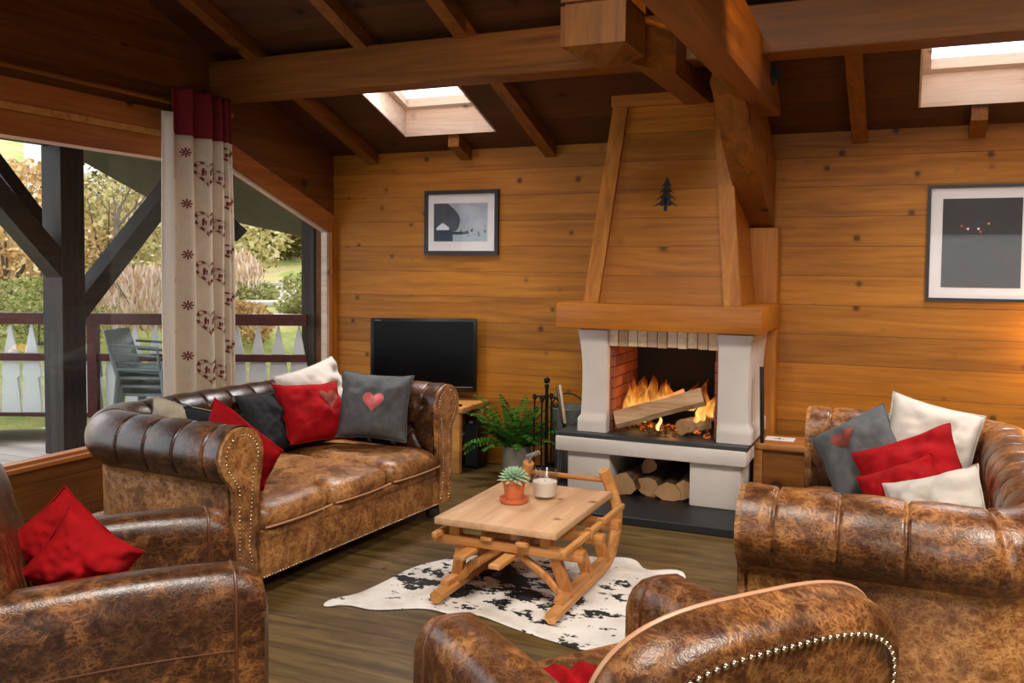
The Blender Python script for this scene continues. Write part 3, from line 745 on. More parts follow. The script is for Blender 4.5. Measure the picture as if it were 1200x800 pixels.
# ------------------------------------------------------------------ chesterfield sofas
def chesterfield(name, label, loc, rz, Wi=.93, D=.88, seat_n=3, tan='leather_tan', body='leather'):
    root = thing(name, label, 'sofa', loc, rz)
    rc = .18
    prof = [(.03, .30), (.012, .45), (0, .58), (-.02, .68)]
    cx, cz, rr = .115, .755, .145
    for k in range(26):
        a = math.radians(200-250*k/25); prof.append((cx+rr*math.cos(a), cz+rr*math.sin(a)))
    v_roll_end = len(prof)
    prof += [(.185, .622), (.172, .60), (.168, .4), (.168, .10)]
    prof = np.array(prof)
    seg = np.r_[0, np.cumsum(np.hypot(*np.diff(prof, axis=0).T))]
    tot = seg[-1]; NV = 110; vv = np.linspace(0, tot, NV)
    pn = np.interp(vv, seg, prof[:, 0]); pz = np.interp(vv, seg, prof[:, 1])
    tn, tz = np.gradient(pn, vv), np.gradient(pz, vv)
    ln = np.hypot(tn, tz); nn, nz = -tz/ln, tn/ln         # outward from the stuffing
    # path
    arc = rc*PI/2; La = D-rc; Lb = 2*(Wi-rc); Lt = 2*La+Lb+2*arc
    NU = int(Lt/.0055); uu = np.linspace(0, Lt, NU)
    px, py, qx, qy = [np.zeros(NU) for _ in range(4)]
    for i, u in enumerate(uu):
        if u < La: px[i], py[i], qx[i], qy[i] = -Wi, u, -1, 0
        elif u < La+arc:
            a = (u-La)/rc; px[i], py[i] = -Wi+rc-rc*math.cos(a), D-rc+rc*math.sin(a); qx[i], qy[i] = -math.cos(a), math.sin(a)
        elif u < La+arc+Lb: px[i], py[i], qx[i], qy[i] = -Wi+rc+(u-La-arc), D, 0, 1
        elif u < La+2*arc+Lb:
            a = (u-La-arc-Lb)/rc; px[i], py[i] = Wi-rc+rc*math.sin(a), D-rc+rc*math.cos(a); qx[i], qy[i] = math.sin(a), math.cos(a)
        else: px[i], py[i], qx[i], qy[i] = Wi, D-(u-La-2*arc-Lb)-rc, 1, 0
    # tufting
    ncol = round((Lt-.1)/.205); du = Lt/ncol
    rows = [.13, .30, .47]; vend = seg[v_roll_end-1]-.03
    U, V = np.meshgrid(uu, vv, indexing='ij')
    dep = np.zeros_like(U); buttons = []
    for r, vr in enumerate(rows):
        off = .5 if r % 2 == 0 else 0.0
        for k in range(ncol+1):
            ub = (k+off)*du
            if ub < .10 or ub > Lt-.10: continue
            d2 = (U-ub)**2+(V-vr)**2
            dep += .040*np.exp(-d2/.036**2)
            buttons.append((ub, vr))
            if r+1 < len(rows):
                for sg in (-1, 1):
                    u2, v2 = ub+sg*du/2, rows[r+1]
                    ex, ey = u2-ub, v2-vr; L2 = ex*ex+ey*ey
                    q = np.clip(((U-ub)*ex+(V-vr)*ey)/L2, 0, 1)
                    ds = (U-ub-q*ex)**2+(V-vr-q*ey)**2
                    dep = np.maximum(dep, .021*np.exp(-ds/.013**2))
            else:
                q = np.clip(V, vr, vend); ds = (U-ub)**2+(V-q)**2
                dep = np.maximum(dep, .015*np.exp(-ds/.0052**2))
            if r == 0:
                q = np.clip(V, 0, vr); ds = (U-ub)**2+(V-q)**2
                dep = np.maximum(dep, .010*np.exp(-ds/.010**2))
    # stuffing bulges between the pleats of the roll
    ph = ((U/du-.5) % 1.0)-.0
    bul = .006*np.sin(PI*np.clip(ph, 0, 1))*np.clip((V-rows[-1])/.08, 0, 1)*np.clip((vend-V)/.1, 0, 1)
    disp = -dep+bul
    P = np.zeros((NU, NV, 3))
    n_ = pn[None, :]+disp*nn[None, :]; z_ = pz[None, :]+disp*nz[None, :]
    P[..., 0] = px[:, None]+qx[:, None]*n_; P[..., 1] = py[:, None]+qy[:, None]*n_; P[..., 2] = z_
    # lower skirt part of the outer wall is its own panel
    jo = int(np.argmin(np.abs(vv-(vend+.055))))
    bm = bmesh.new(); grid(bm, P[:, :jo+1]); obj('tufted_back_and_arms', bm, body, root, True, angle=0)
    bm = bmesh.new(); grid(bm, P[:, jo:]); obj('outer_panel', bm, tan, root, True, angle=0)
    me = None
    for (ub, vr) in buttons:
        i = int(round(ub/Lt*(NU-1))); j = int(round(vr/tot*(NV-1)))
        if me is None:
            b2 = bmesh.new(); ball(b2, (0, 0, 0), .016, 2, (1, 1, .55)); bo = obj('button', b2, body, root, True, angle=0); me = bo.data
        else:
            bo = bpy.data.objects.new('button', me); COL.objects.link(bo); bo.parent = root
        nrm = Vector((qx[i]*nn[j], qy[i]*nn[j], nz[j]))
        bo.rotation_mode = 'QUATERNION'; bo.rotation_quaternion = nrm.to_track_quat('Z', 'Y')
        bo.location = Vector(P[i, j])+nrm*.006
    # arm fronts
    for sg in (-1, 1):
        loop = [(pn[j], pz[j]) for j in range(0, NV, 2)]+[(.168, .10), (.0, .10)]
        bm = bmesh.new()
        mid = (np.mean([p[0] for p in loop]), np.mean([p[1] for p in loop]))
        base = [(sg*(Wi+n), .012, z) for n, z in loop]
        prism(bm, base, (0, -.035, 0))
        obj('arm_front', bm, tan, root)
        # nailhead line around the scroll
        pl = [(.03, .12)]+[(cx+(n-cx)*.74+(.02 if k < 4 else 0), cz+(z-cz)*.74 if k >= 4 else z) for k, (n, z) in enumerate(prof[:v_roll_end])]+[(.135, .60), (.135, .12)]
        pl = np.array(pl); sl = np.r_[0, np.cumsum(np.hypot(*np.diff(pl, axis=0).T))]
        bm = bmesh.new()
        for s in np.arange(0, sl[-1], .021):
            n = np.interp(s, sl, pl[:, 0]); z = np.interp(s, sl, pl[:, 1])
            ball(bm, (sg*(Wi+n), -.024, z), .007, 1, (1, .6, 1))
        obj('nailhead_trim', bm, 'nail', root, True, angle=0)
    # front rail, border, base
    bm = bmesh.new()
    nx, nzv = 150, 14
    xs = np.linspace(-Wi-.0, Wi+.0, nx); zs = np.linspace(.10, .30, nzv)
    P2 = np.zeros((nx, nzv, 3))
    for i, x in enumerate(xs):
        for j, z in enumerate(zs):
            fold = -.010*math.exp(-(((x+.31) % .31 - .155)/.01)**2)*math.sin(PI*(z-.10)/.2)
            P2[i, j] = (x, -.012-.012*math.sin(PI*(z-.1)/.2)-fold, z)
    grid(bm, P2); obj('front_rail', bm, tan, root, True, angle=0)
    bm = bmesh.new(); box(bm, (-Wi-.1, .0, .10), (Wi+.1, D+.16, .30)); obj('base', bm, tan, root)
    bm = bmesh.new()
    rbox(bm, (-Wi+.005, -.018, .292), (Wi-.005, .3, .345), .012, 2); obj('seat_border', bm, tan, root, True)
    bm = bmesh.new(); 
    for x in np.arange(-Wi-.16, Wi+.16, .02): ball(bm, (x, -.016, .106), .0075, 1, (1, .6, 1))
    obj('nailhead_trim', bm, 'nail', root, True, angle=0)
    # seat cushions
    cw = 2*Wi/seat_n
    for k in range(seat_n):
        xa = -Wi+k*cw+.004; xb = xa+cw-.008
        bm = bmesh.new()
        A_, B_2, C_ = (xb-xa)/2, (D+.03)/2, .088
        def sp(w, e): return math.copysign(abs(w)**e, w)
        na, nb = 72, 28
        P3 = np.zeros((na, nb, 3))
        for i in range(na):
            for j in range(nb):
                u_ = 2*PI*i/na; v_ = -PI/2+PI*j/(nb-1)
                cu, su, cv, sv = math.cos(u_), math.sin(u_), math.cos(v_), math.sin(v_)
                x = A_*sp(cv, .32)*sp(cu, .24); y = B_2*sp(cv, .32)*sp(su, .24); z = C_*sp(sv, .75)
                if y < 0: y -= .02*(1-(x/A_)**2)*(-y/B_2)
                w3 = mnoise.noise((x*6+k*5, y*6, z*6))*.006
                P3[i, j] = ((xa+xb)/2+x, -.042+B_2+y-w3, .405+z+w3)
        grid(bm, P3, closed_u=True)
        bmesh.ops.remove_doubles(bm, verts=bm.verts, dist=.0002)
        so = obj('seat_cushion', bm, tan if True else body, root, True, angle=70)
        bm = bmesh.new()
        loop = []
        for a, b in [(q, -1) for q in np.linspace(-.97, .97, 14)]+[(.97+.0, q) for q in np.linspace(-1, 1, 8)]:
            y = -.046-.02*(1-a*a)
            loop.append(((xa+xb)/2+a*(xb-xa)/2*.98, y, .372))
        tube(bm, loop[:14], .006, 6); obj('piping', bm, 'piping_pale', so, True)
    for sx in (-1, 1):
        for y in (.06, D+.06):
            bm = bmesh.new(); lathe(bm, [(.035, 0), (.05, .03), (.045, .07), (.03, .085), (.04, .1)], (sx*(Wi+.06), y, 0), 16)
            obj('foot', bm, 'darkwood', root, True)
    return root
chesterfield('chesterfield_sofa', 'brown tufted leather sofa standing along the balcony windows', (-2.905, 4.42, 0), math.radians(85.7), Wi=.83, D=.99)
chesterfield('chesterfield_sofa', 'brown tufted leather sofa by the back wall at the right, beside the wooden chest', (-.495, 4.42, 0), math.radians(-91), body='leather_mid')

# ------------------------------------------------------------------ club armchairs
def club_chair(label, loc, rz, arm_h=.70, back_h=1.0, mat='leather_mid', hw=.47, back_y=.66):
    root = thing('club_armchair', label, 'armchair', loc, rz)
    aw = .20
    bm = bmesh.new(); rbox(bm, (-hw+.05, .03, .09), (hw-.05, .80, .36), .03, 3); obj('base', bm, mat, root, True)
    bm = bmesh.new(); rbox(bm, (-hw+aw-.01, -.03, .34), (hw-aw+.01, .70, .505), .055, 4); obj('seat_cushion', bm, mat, root, True, angle=0)
    for sg in (-1, 1):
        # arm: rounded cross-section swept along y, front end tucks in
        bm = bmesh.new(); P = []
        ny = 40
        for i in range(ny):
            s = i/(ny-1); y = -.07+s*.88
            f = 1.0
            if s < .16: f = math.sqrt(max(0, 1-((.16-s)/.16)**2))
            k = .80+.20*f if s > 0 else .0
            top = arm_h+.015*math.sin(PI*min(1, s*1.15))-.0*s
            cx = sg*(hw-aw/2); ring = []
            for q in range(24):
                a = -PI/2+2*PI*q/24
                ca, sa = math.cos(a), math.sin(a)
                x = cx+(aw/2*(.25+.75*k if s > 0 else .3))*math.copysign(abs(ca)**.62, ca)*(1.0 if sa < .3 else 1.06)
                zc, hz = (top+.09)/2, (top-.09)/2
                z = zc+hz*math.copysign(abs(sa)**.42, sa)*(1 if s > .0 else .94)
                if sa > 0: z -= .10*(1-f)**1.3
                ring.append((x, y, z))
            P.append(ring+[ring[0]])
        P = np.array(P); grid(bm, P)
        bmesh.ops.remove_doubles(bm, verts=bm.verts, dist=1e-5)
        for ys in (P[0, 0, 1], P[-1, 0, 1]):
            es = [e for e in bm.edges if all(abs(v.co.y-ys) < 1e-5 for v in e.verts)]
            bmesh.ops.contextual_create(bm, geom=es)
        ao = obj('arm', bm, mat, root, True, angle=55)
        bm = bmesh.new(); i = 5
        tube(bm, [tuple(p) for p in P[i, 0:24]], .006, 6, closed=True); obj('piping', bm, 'piping', ao, True)
        bm = bmesh.new(); tube(bm, [(x+sg*.002, y, z-.12) for x, y, z in P[5:-2, 7 if sg > 0 else 17]], .003, 5); obj('seam', bm, 'piping', ao, True)
    # back: arch extruded and tilted
    tilt = Matrix.Translation((0, back_y, .30)) @ Matrix.Rotation(math.radians(-13), 4, 'X')
    def arch(inset, n=30):
        w = hw-.05-inset; h = back_h-.30-inset; pts = []
        for k in range(n+1):
            a = PI*k/n
            x = w*math.copysign(abs(math.cos(a))**.6, math.cos(a)); z = h*(.64+.36*math.sin(a)**.7) if 0 < k < n else h*.64
            pts.append((x, z))
        return pts
    bm = bmesh.new(); rings = []
    th = .155
    for (ins, y) in ((.10, -.020), (.04, -.008), (.012, .01), (0, .035), (0, th-.05), (.015, th-.02), (.03, th-.004), (.12, th+.004)):
        pts = [(w_[0], y, w_[1]) for w_ in arch(ins)]
        pts = [(pts[0][0], y, -.2)]+pts+[(pts[-1][0], y, -.2)]
        rings.append([bm.verts.new(tilt @ Vector(p)) for p in pts])
    for p, q in zip(rings, rings[1:]):
        for k in range(len(p)-1): bm.faces.new((p[k], p[k+1], q[k+1], q[k]))
    for rr_ in (rings[0], rings[-1]):
        f = bm.faces.new(rr_)
        bmesh.ops.triangulate(bm, faces=[f])
    bo = obj('back', bm, mat, root, True, angle=60)
    for ins, y, nm in ((.004, .03, 'piping'),):
        bm = bmesh.new()
        pts = [tilt @ Vector((x, y, z)) for x, z in arch(ins-.005)]
        tube(bm, pts, .006, 6); obj(nm, bm, 'piping_pale' if y < .1 else 'piping', bo, True)
    bm = bmesh.new(); pl = np.array(arch(.05, 60)); pl = np.vstack([[pl[0, 0], -.1], pl, [pl[-1, 0], -.1]])
    sl = np.r_[0, np.cumsum(np.hypot(*np.diff(pl, axis=0).T))]
    for s in np.arange(0, sl[-1], .0225):
        p = tilt @ Vector((np.interp(s, sl, pl[:, 0]), th+.004, np.interp(s, sl, pl[:, 1])))
        ball(bm, p, .0095, 1, (1, .7, 1))
    obj('nailhead_trim', bm, 'nail', bo, True, angle=0)
    for sx in (-1, 1):
        for y in (.10, .76):
            bm = bmesh.new(); lathe(bm, [(.02, 0), (.028, .1)], (sx*(hw-.10), y, 0), 12); obj('foot', bm, 'darkwood', root, True)
    return root
# facing (.66,.75) -> local -y ; rz = atan2(fx, -fy)
def face(fx, fy): return math.atan2(fx, -fy)
chairL = club_chair('brown leather club armchair at lower left, holding two red cushions', (-2.27, 2.60, 0), face(.66, .75), mat='leather_shaded', back_h=1.06, back_y=.61)
chairR = club_chair('brown leather club armchair in the foreground seen from behind, nailheads on its back', (-.95, 2.56, 0), face(-.78, .63))

# ------------------------------------------------------------------ cushions
def pillow(label, c, right, up, w=.48, h=.46, t=.085, mat='red_velvet', heart=None, cat='cushion', seed=0, group=None):
    m = frame_matrix(c, right, up)
    root = None
    n = 34; bm = bmesh.new()
    def surf(a, b, side):
        e = max(0, 1-abs(a)**2.6)**.55*max(0, 1-abs(b)**2.6)**.55
        px = a*(1-.10*(1-b*b)-.02*a*a*b*b); py = b*(1-.10*(1-a*a)-.02*a*a*b*b)
        nz = mnoise.noise((a*2.1+seed*3.3, b*2.1, side*2.0+seed))
        n2 = mnoise.noise((a*5+seed, b*5, side+4.0))
        sag = -.02*(1-abs(a))*(b < 0)
        return Vector((px*w/2, py*h/2, side*(t*1.3*e*(1+.38*nz)+0.011*n2*e)+.03*nz*a))
    for side in (1, -1):
        P = np.array([[surf(-1+2*i/(n-1), -1+2*j/(n-1), side) for j in range(n)] for i in range(n)])
        vs = grid(bm, P)
    bmesh.ops.remove_doubles(bm, verts=bm.verts, dist=.0006)
    bmesh.ops.transform(bm, matrix=m, verts=bm.verts[:])
    o = obj('cushion', bm, mat, None, True, angle=0)
    # piping round the edge
    b2 = bmesh.new(); loop = []
    for q in range(n): loop.append(surf(-1+2*q/(n-1), -1, 1))
    for q in range(1, n): loop.append(surf(1, -1+2*q/(n-1), 1))
    for q in range(1, n): loop.append(surf(1-2*q/(n-1), 1, 1))
    for q in range(1, n-1): loop.append(surf(-1, 1-2*q/(n-1), 1))
    tube(b2, [m @ p for p in loop], .004, 5, closed=True)
    obj('edge_seam', b2, mat, o, True)
    if heart:
        hm, hs, (hx, hy) = heart
        b3 = bmesh.new(); rings = []
        K = 40
        for rr_ in (1, .8, .6, .4, .2):
            ring = []
            for k in range(K):
                a = 2*PI*k/K
                x = 16*math.sin(a)**3/17; y = (13*math.cos(a)-5*math.cos(2*a)-2*math.cos(3*a)-math.cos(4*a))/17
                A, B = hx+x*hs*rr_/(w/2), hy+(y+.1)*hs*rr_/(h/2)
                p = surf(A, B, 1); p.z += .004
                ring.append(b3.verts.new(m @ p))
            rings.append(ring)
        for p, q in zip(rings, rings[1:]):
            for k in range(K): b3.faces.new((p[k], p[(k+1) % K], q[(k+1) % K], q[k]))
        b3.faces.new(rings[-1])
        ho = obj('heart_motif', b3, hm, o, True, angle=0); ho['label'] = 'heart shaped motif'
    return tag(o, label, cat, group)
# left sofa
pillow('dark grey cushion with a pink heart on the left sofa', (-3.23, 5.11, .755), (.95, .30, -.05), (-.0, .30, .95), .50, .46, .085, 'grey_felt', ('heart_red', .085, (.05, .08)), seed=1)
pillow('red cushion with a dull heart, beside the grey heart cushion', (-3.59, 4.93, .715), (.36, .93, -.04), (-.50, .20, .85), .50, .44, .085, 'red_velvet', ('heart_dull', .09, (.38, .25)), seed=2)
pillow('white cushion behind the red one on the left sofa', (-3.72, 5.15, .79), (.12, .99, .16), (-.45, -.12, .88), .60, .46, .08, 'white_linen', seed=3)
pillow('black cushion half hidden behind the left edge of the red heart cushion', (-3.74, 4.66, .68), (.10, .99, 0), (-.42, .0, .9), .44, .42, .05, 'black_cloth', seed=4)
pillow('red cushion leaning on the near arm of the left sofa', (-3.26, 3.79, .685), (.82, .06, -.50), (.48, -.12, .84), .50, .42, .07, 'red_velvet', seed=5)
pillow('small beige cushion peeping over the near arm of the left sofa', (-3.70, 3.84, .755), (.80, .5, -.25), (.2, -.15, .95), .36, .36, .07, 'beige_linen', seed=6)
pillow('black cushion beside the beige one behind the near arm', (-3.55, 3.90, .715), (.9, .35, -.15), (.1, -.2, .95), .40, .38, .07, 'black_cloth', seed=7)
# right sofa
pillow('dark grey cushion with a faint red heart tilted on the right sofa', (-.19, 5.0, .735), (.83, .0, .50), (-.20, .62, .70), .44, .46, .08, 'grey_felt', ('heart_dull', .08, (-.15, .25)), seed=8)
pillow('large white cushion at the back corner of the right sofa', (.13, 5.06, .80), (.95, .05, -.22), (.10, .35, .93), .46, .46, .08, 'white_linen', seed=9)
pillow('larger red cushion in front of the white one on the right sofa', (.05, 4.76, .70), (.90, -.1, .40), (-.25, .5, .8), .50, .40, .085, 'red_velvet', seed=10)
pillow('smaller crumpled red cushion in the middle of the right sofa', (.02, 4.42, .665), (.88, -.1, .42), (-.35, .5, .75), .36, .32, .085, 'red_velvet', seed=11)
pillow('white cushion nearest the front arm of the right sofa', (.15, 4.22, .665), (.90, -.25, .36), (-.30, .5, .75), .42, .34, .08, 'white_linen', seed=12)
# left armchair
pillow('red cushion leaning back in the left armchair, the one farther left', (-2.71, 2.26, .69), (.52, .40, -.74), (.52, .45, .72), .33, .29, .065, 'red_velvet', seed=13)
pillow('red cushion in front in the left armchair, resting on its arm', (-2.56, 2.20, .67), (.66, .46, -.56), (.30, .40, .86), .30, .27, .065, 'red_velvet', seed=14)
# red throw on the foreground chair
bm = bmesh.new(); n = 60
P = np.zeros((n, n, 3))
for i in range(n):
    for j in range(n):
        a, b = i/(n-1), j/(n-1)
        x = -.24+.46*a+.03*math.sin(b*6); y = .10+.50*b+.05*math.sin(a*5)
        z = .525+.018*math.sin(a*31+4*mnoise.noise((a*3, b*3, 0)))*(.6+.4*math.sin(b*5))+.03*mnoise.noise((a*4, b*4, 2))+.05*max(0, b-.55)
        P[i, j] = (x, y, z)
grid(bm, P)
t = obj('throw_blanket', bm, 'red_wool', None, True, angle=0)
bmesh_mod = t.modifiers.new('thickness', 'SOLIDIFY'); bmesh_mod.thickness = .012
t.location = chairR.location; t.rotation_euler = chairR.rotation_euler
tag(t, 'crumpled red woollen throw on the seat of the foreground armchair', 'blanket')

# ------------------------------------------------------------------ cowhide rug
bm = bmesh.new()
outline = [(-2.60, 3.66), (-2.50, 3.72), (-2.35, 3.725), (-2.14, 3.84), (-1.98, 3.83), (-1.86, 3.87), (-1.656, 3.81), (-1.44, 3.75), (-1.25, 3.72), (-1.02, 3.79), (-.80, 4.0), (-.84, 4.35), (-1.0, 4.6), (-1.10, 4.92), (-1.28, 4.87), (-1.42, 5.02), (-1.62, 4.96), (-1.9, 4.90), (-2.1, 4.82), (-2.32, 4.62), (-2.42, 4.50), (-2.50, 4.32), (-2.52, 4.05), (-2.56, 3.86), (-2.63, 3.74)]
o2 = [Vector((x, y, 0)) for x, y in outline]
sm = []
for i in range(len(o2)):
    p0, p1, p2, p3 = o2[i-1], o2[i], o2[(i+1) % len(o2)], o2[(i+2) % len(o2)]
    for k in range(6):
        s = k/6
        sm.append(.5*((2*p1)+(p2-p0)*s+(2*p0-5*p1+4*p2-p3)*s*s+(3*p1-p0-3*p2+p3)*s**3))
cen = Vector((-1.75, 4.3, 0)); rings = []
for q in (1, .985, .93, .8, .6, .4, .2):
    ring = []
    for p in sm:
        v = cen+(p-cen)*q
        v.z = (.004 if q == 1 else .009)+.006*(q > .7)*max(0, mnoise.noise((p.x*3, p.y*3, 0)))
        ring.append(bm.verts.new(v-cen))
    rings.append(ring)
for p, q in zip(rings, rings[1:]):
    for k in range(len(p)): bm.faces.new((p[k], p[(k+1) % len(p)], q[(k+1) % len(p)], q[k]))
bm.faces.new(rings[-1])
t = obj('cowhide_rug', bm, 'cowhide', None, True, angle=0); t.location = cen
tag(t, 'black and white cowhide rug on the floor under the sledge table', 'rug')

# ------------------------------------------------------------------ sledge coffee table
tb = thing('sledge_table', 'coffee table made from an old wooden sledge with scrubbed top', 'table', (-1.83, 4.43, 0))
wl = W(tb)
bm = bmesh.new(); rbox(bm, (-2.168, 3.99, .385), (-1.503, 4.885, .422), .006, 2); obj('tabletop', bm, 'tabletop', tb, True, wl)
def poly_bar(bm, pts, w, h, side=(1, 0, 0)):
    """rectangular section swept along a path lying in a plane whose normal is roughly `side`"""
    pts = [Vector(p) for p in pts]; n = len(pts); rings = []; s0 = Vector(side)
    for i, p in enumerate(pts):
        d = (pts[min(i+1, n-1)]-pts[max(i-1, 0)]).normalized(); s = (s0-d*s0.dot(d)).normalized(); u = s.cross(d)
        c = .28
        sec = [(-.5, -.5+c), (-.5+c, -.5), (.5-c, -.5), (.5, -.5+c), (.5, .5-c), (.5-c, .5), (-.5+c, .5), (-.5, .5-c)]
        rings.append([bm.verts.new(p+s*a*w+u*b*h) for a, b in sec])
    for p, q in zip(rings, rings[1:]):
        for k in range(8): bm.faces.new((p[k], p[(k+1) % 8], q[(k+1) % 8], q[k]))
    bm.faces.new(rings[0][::-1]); bm.faces.new(rings[-1])
ZR = .040
for sg, xr in ((-1, -2.10), (1, -1.485)):
    pts = [(xr, 3.885, ZR+.012), (xr, 4.2, ZR+.012), (xr, 4.6, ZR+.014)]
    cy_, cz_, rr_ = 4.66, .30, .265
    for k in range(9):
        a = -PI/2+PI/2*1.05*k/8; pts.append((xr, cy_+rr_*math.cos(a)*1.0, cz_+(rr_-.015)*math.sin(a)))
    pts += [(xr-sg*.02, 4.925, .38), (xr-sg*.05, 4.925, .46), (xr-sg*.075, 4.90, .535)]
    bm = bmesh.new(); poly_bar(bm, pts, .062, .062); obj('runner', bm, 'sled', tb, False, wl)
    for yb in (4.07, 4.38, 4.66):
        bm = bmesh.new(); bar(bm, (xr, yb+.05, .075), (xr-sg*.055, yb, .285), .055, .038, (0, 1, 0)); obj('leg', bm, 'sled_z', tb, False, wl)
    bm = bmesh.new()
    pts = [(xr-sg*.02, 4.10, .075), (xr-sg*.10, 4.09, .16), (xr-sg*.20, 4.08, .235), (xr-sg*.27, 4.075, .285)]
    poly_bar(bm, pts, .03, .04, (0, 1, 0)); obj('brace', bm, 'sled_z', tb, False, wl)
    bm = bmesh.new(); bar(bm, (xr, 3.98, .095), (xr, 4.72, .095), .045, .022); obj('runner_rail', bm, 'sled', tb, False, wl)
for yb in (4.07, 4.38, 4.66):
    bm = bmesh.new(); rbox(bm, (-2.20, yb-.03, .275), (-1.385, yb+.03, .325), .008, 2); obj('crossbeam', bm, 'sled_x', tb, True, wl)
    for xx in (-2.08, -1.58):
        bm = bmesh.new(); box(bm, (xx-.028, yb-.024, .325), (xx+.028, yb+.024, .386)); obj('spacer', bm, 'sled_z', tb, False, wl)
for xx, y0, y1, z in ((-2.15, 3.955, 4.86, .338), (-1.445, 3.925, 4.90, .343)):
    bm = bmesh.new(); bar(bm, (xx, y0, z), (xx, y1, z), .030, .030, r=.006); obj('side_rod', bm, 'sled', tb, True, wl)
for xx, y0, y1, z in ((-1.98, 3.90, 4.70, .262), (-1.77, 3.86, 4.72, .257), (-1.89, 4.02, 4.72, .335), (-1.69, 4.0, 4.72, .335)):
    bm = bmesh.new(); bar(bm, (xx, y0, z), (xx, y1, z), .062, .022, r=.004); obj('slat', bm, 'sled', tb, True, wl)
bm = bmesh.new(); tube(bm, [(-2.06, 4.915, .475), (-1.53, 4.915, .475)], .015, 10); obj('handle_bar', bm, 'chest', tb, True, wl)
bm = bmesh.new()
tube(bm, [(-2.02, 4.90, .535), (-2.01, 4.90, .575), (-1.985, 4.90, .59)], .010, 6); tube(bm, [(-2.04, 4.90, .565), (-1.96, 4.91, .60)], .014, 8)
h = obj('hook', bm, 'steel', tb, True, wl); h['label'] = 'grey metal hook on the sledge horn'
for yb in (4.30, 4.5):
    bm = bmesh.new(); tube(bm, [(-1.445+.02*math.cos(a), yb, .345+.026*math.sin(a)) for a in np.linspace(0, 2*PI, 14)[:-1]], .006, 6, closed=True)
    obj('binding', bm, 'sled_x', tb, True, wl)

# potted succulent
pt = thing('potted_succulent', 'small green succulent in a terracotta pot on the sledge table', 'plant', (-1.915, 4.43, .4225))
bm = bmesh.new(); lathe(bm, [(.062, .0), (.076, .004), (.082, .026), (.076, .026), (.064, .010), (.0001, .010)], seg=32); obj('saucer', bm, 'terracotta', pt, True)
bm = bmesh.new(); lathe(bm, [(.047, .012), (.060, .105), (.064, .107), (.066, .132), (.060, .132), (.056, .112), (.0001, .108)], seg=32); obj('pot', bm, 'terracotta', pt, True)
bm = bmesh.new()
for i in range(74):
    g = i*2.39996; s = i/73
    el = math.radians(82-86*s**.8); L = .045+.055*s**.6
    d = Vector((math.cos(g)*math.cos(el), math.sin(g)*math.cos(el), math.sin(el)))
    sd = Vector((-math.sin(g), math.cos(g), 0)); nu = d.cross(sd)
    base = Vector((0, 0, .128)); rings = []
    for q in (0, .35, .7, .9, 1):
        w = .011*(.55+.9*q) if q < .75 else .011*max(.05, 1.25*(1-q)/.25*.8)
        c = base+d*L*q+Vector((0, 0, -.012*q*q*s+.012*q*q*(1-s)))
        rings.append([bm.verts.new(c+sd*w*math.cos(a)+nu*w*.45*math.sin(a)) for a in np.linspace(0, 2*PI, 7)[:-1]])
    for p, q in zip(rings, rings[1:]):
        for k in range(6): bm.faces.new((p[k], p[(k+1) % 6], q[(k+1) % 6], q[k]))
    bm.faces.new(rings[-1])
obj('leaves', bm, 'succulent', pt, True, angle=0)

# candle in a glass
cd = thing('jar_candle', 'white candle in a clear glass on the sledge table', 'candle', (-1.795, 4.58, .4225))
bm = bmesh.new(); lathe(bm, [(.0001, .002), (.058, .002), (.062, .01), (.078, .155), (.074, .155), (.060, .016), (.0001, .014)], seg=40); obj('glass', bm, 'jar_glass', cd, True)
bm = bmesh.new(); lathe(bm, [(.0001, .017), (.059, .018), (.0675, .092), (.0655, .095), (.0001, .092)], seg=40); obj('wax', bm, 'wax', cd, True)
bm = bmesh.new(); tube(bm, [(0, 0, .092), (.002, 0, .104)], .0015, 6); obj('wick', bm, 'iron', cd)

# ------------------------------------------------------------------ TV corner
bn = thing('television_bench', 'pine bench carrying the television, beside the left sofa', 'bench', (-3.85, 6.72, 0))
wl = W(bn)
bm = bmesh.new(); rbox(bm, (-4.45, 6.48, .50), (-3.265, 6.99, .545), .006, 2); obj('bench_top', bm, 'bench', bn, True, wl)
bm = bmesh.new()
zb = [(.0, .0), (.04, -.03), (.10, -.045), (.18, -.01), (.30, -.05), (.42, -.05)]
pts = [(-4.38, 6.515, .50), (-4.38, 6.515, .42)]+[(-4.38+i*.1, 6.515, .43+(.02 if i % 2 else -.015)) for i in range(1, 10)]+[(-3.38, 6.515, .40), (-3.36, 6.515, .37), (-3.34, 6.515, .40), (-3.34, 6.515, .50)]
prism(bm, pts, (0, .02, 0)); obj('apron', bm, 'bench', bn, False, wl)
for x in (-4.42, -3.37):
    for y in (6.50, 6.92):
        bm = bmesh.new(); rbox(bm, (x, y, 0), (x+.07, y+.055, .50), .006, 2); obj('leg', bm, 'bench', bn, True, wl)
bm = bmesh.new(); rbox(bm, (-4.40, 6.53, .15), (-3.36, 6.95, .175), .004, 1); obj('shelf', bm, 'bench', bn, True, wl)
bm = bmesh.new(); pts = [(-4.35, 6.52, .16), (-4.35, 6.52, .06), (-4.2, 6.52, .09), (-3.55, 6.52, .09), (-3.46, 6.52, .055), (-3.40, 6.52, .09), (-3.37, 6.52, .06), (-3.37, 6.52, .16)]
prism(bm, pts, (0, .018, 0)); obj('lower_apron', bm, 'bench', bn, False, wl)
tv = thing('television', 'large black flat screen television on the pine bench', 'television', (-3.76, 6.72, .546), math.radians(23.6))
bm = bmesh.new(); rbox(bm, (-.455, -.0, .07), (.455, .055, .70), .008, 2); obj('housing', bm, 'black_plastic', tv, True)
bm = bmesh.new(); box(bm, (-.425, -.004, .125), (.425, .002, .675)); obj('screen', bm, 'screen', tv)
bm = bmesh.new()
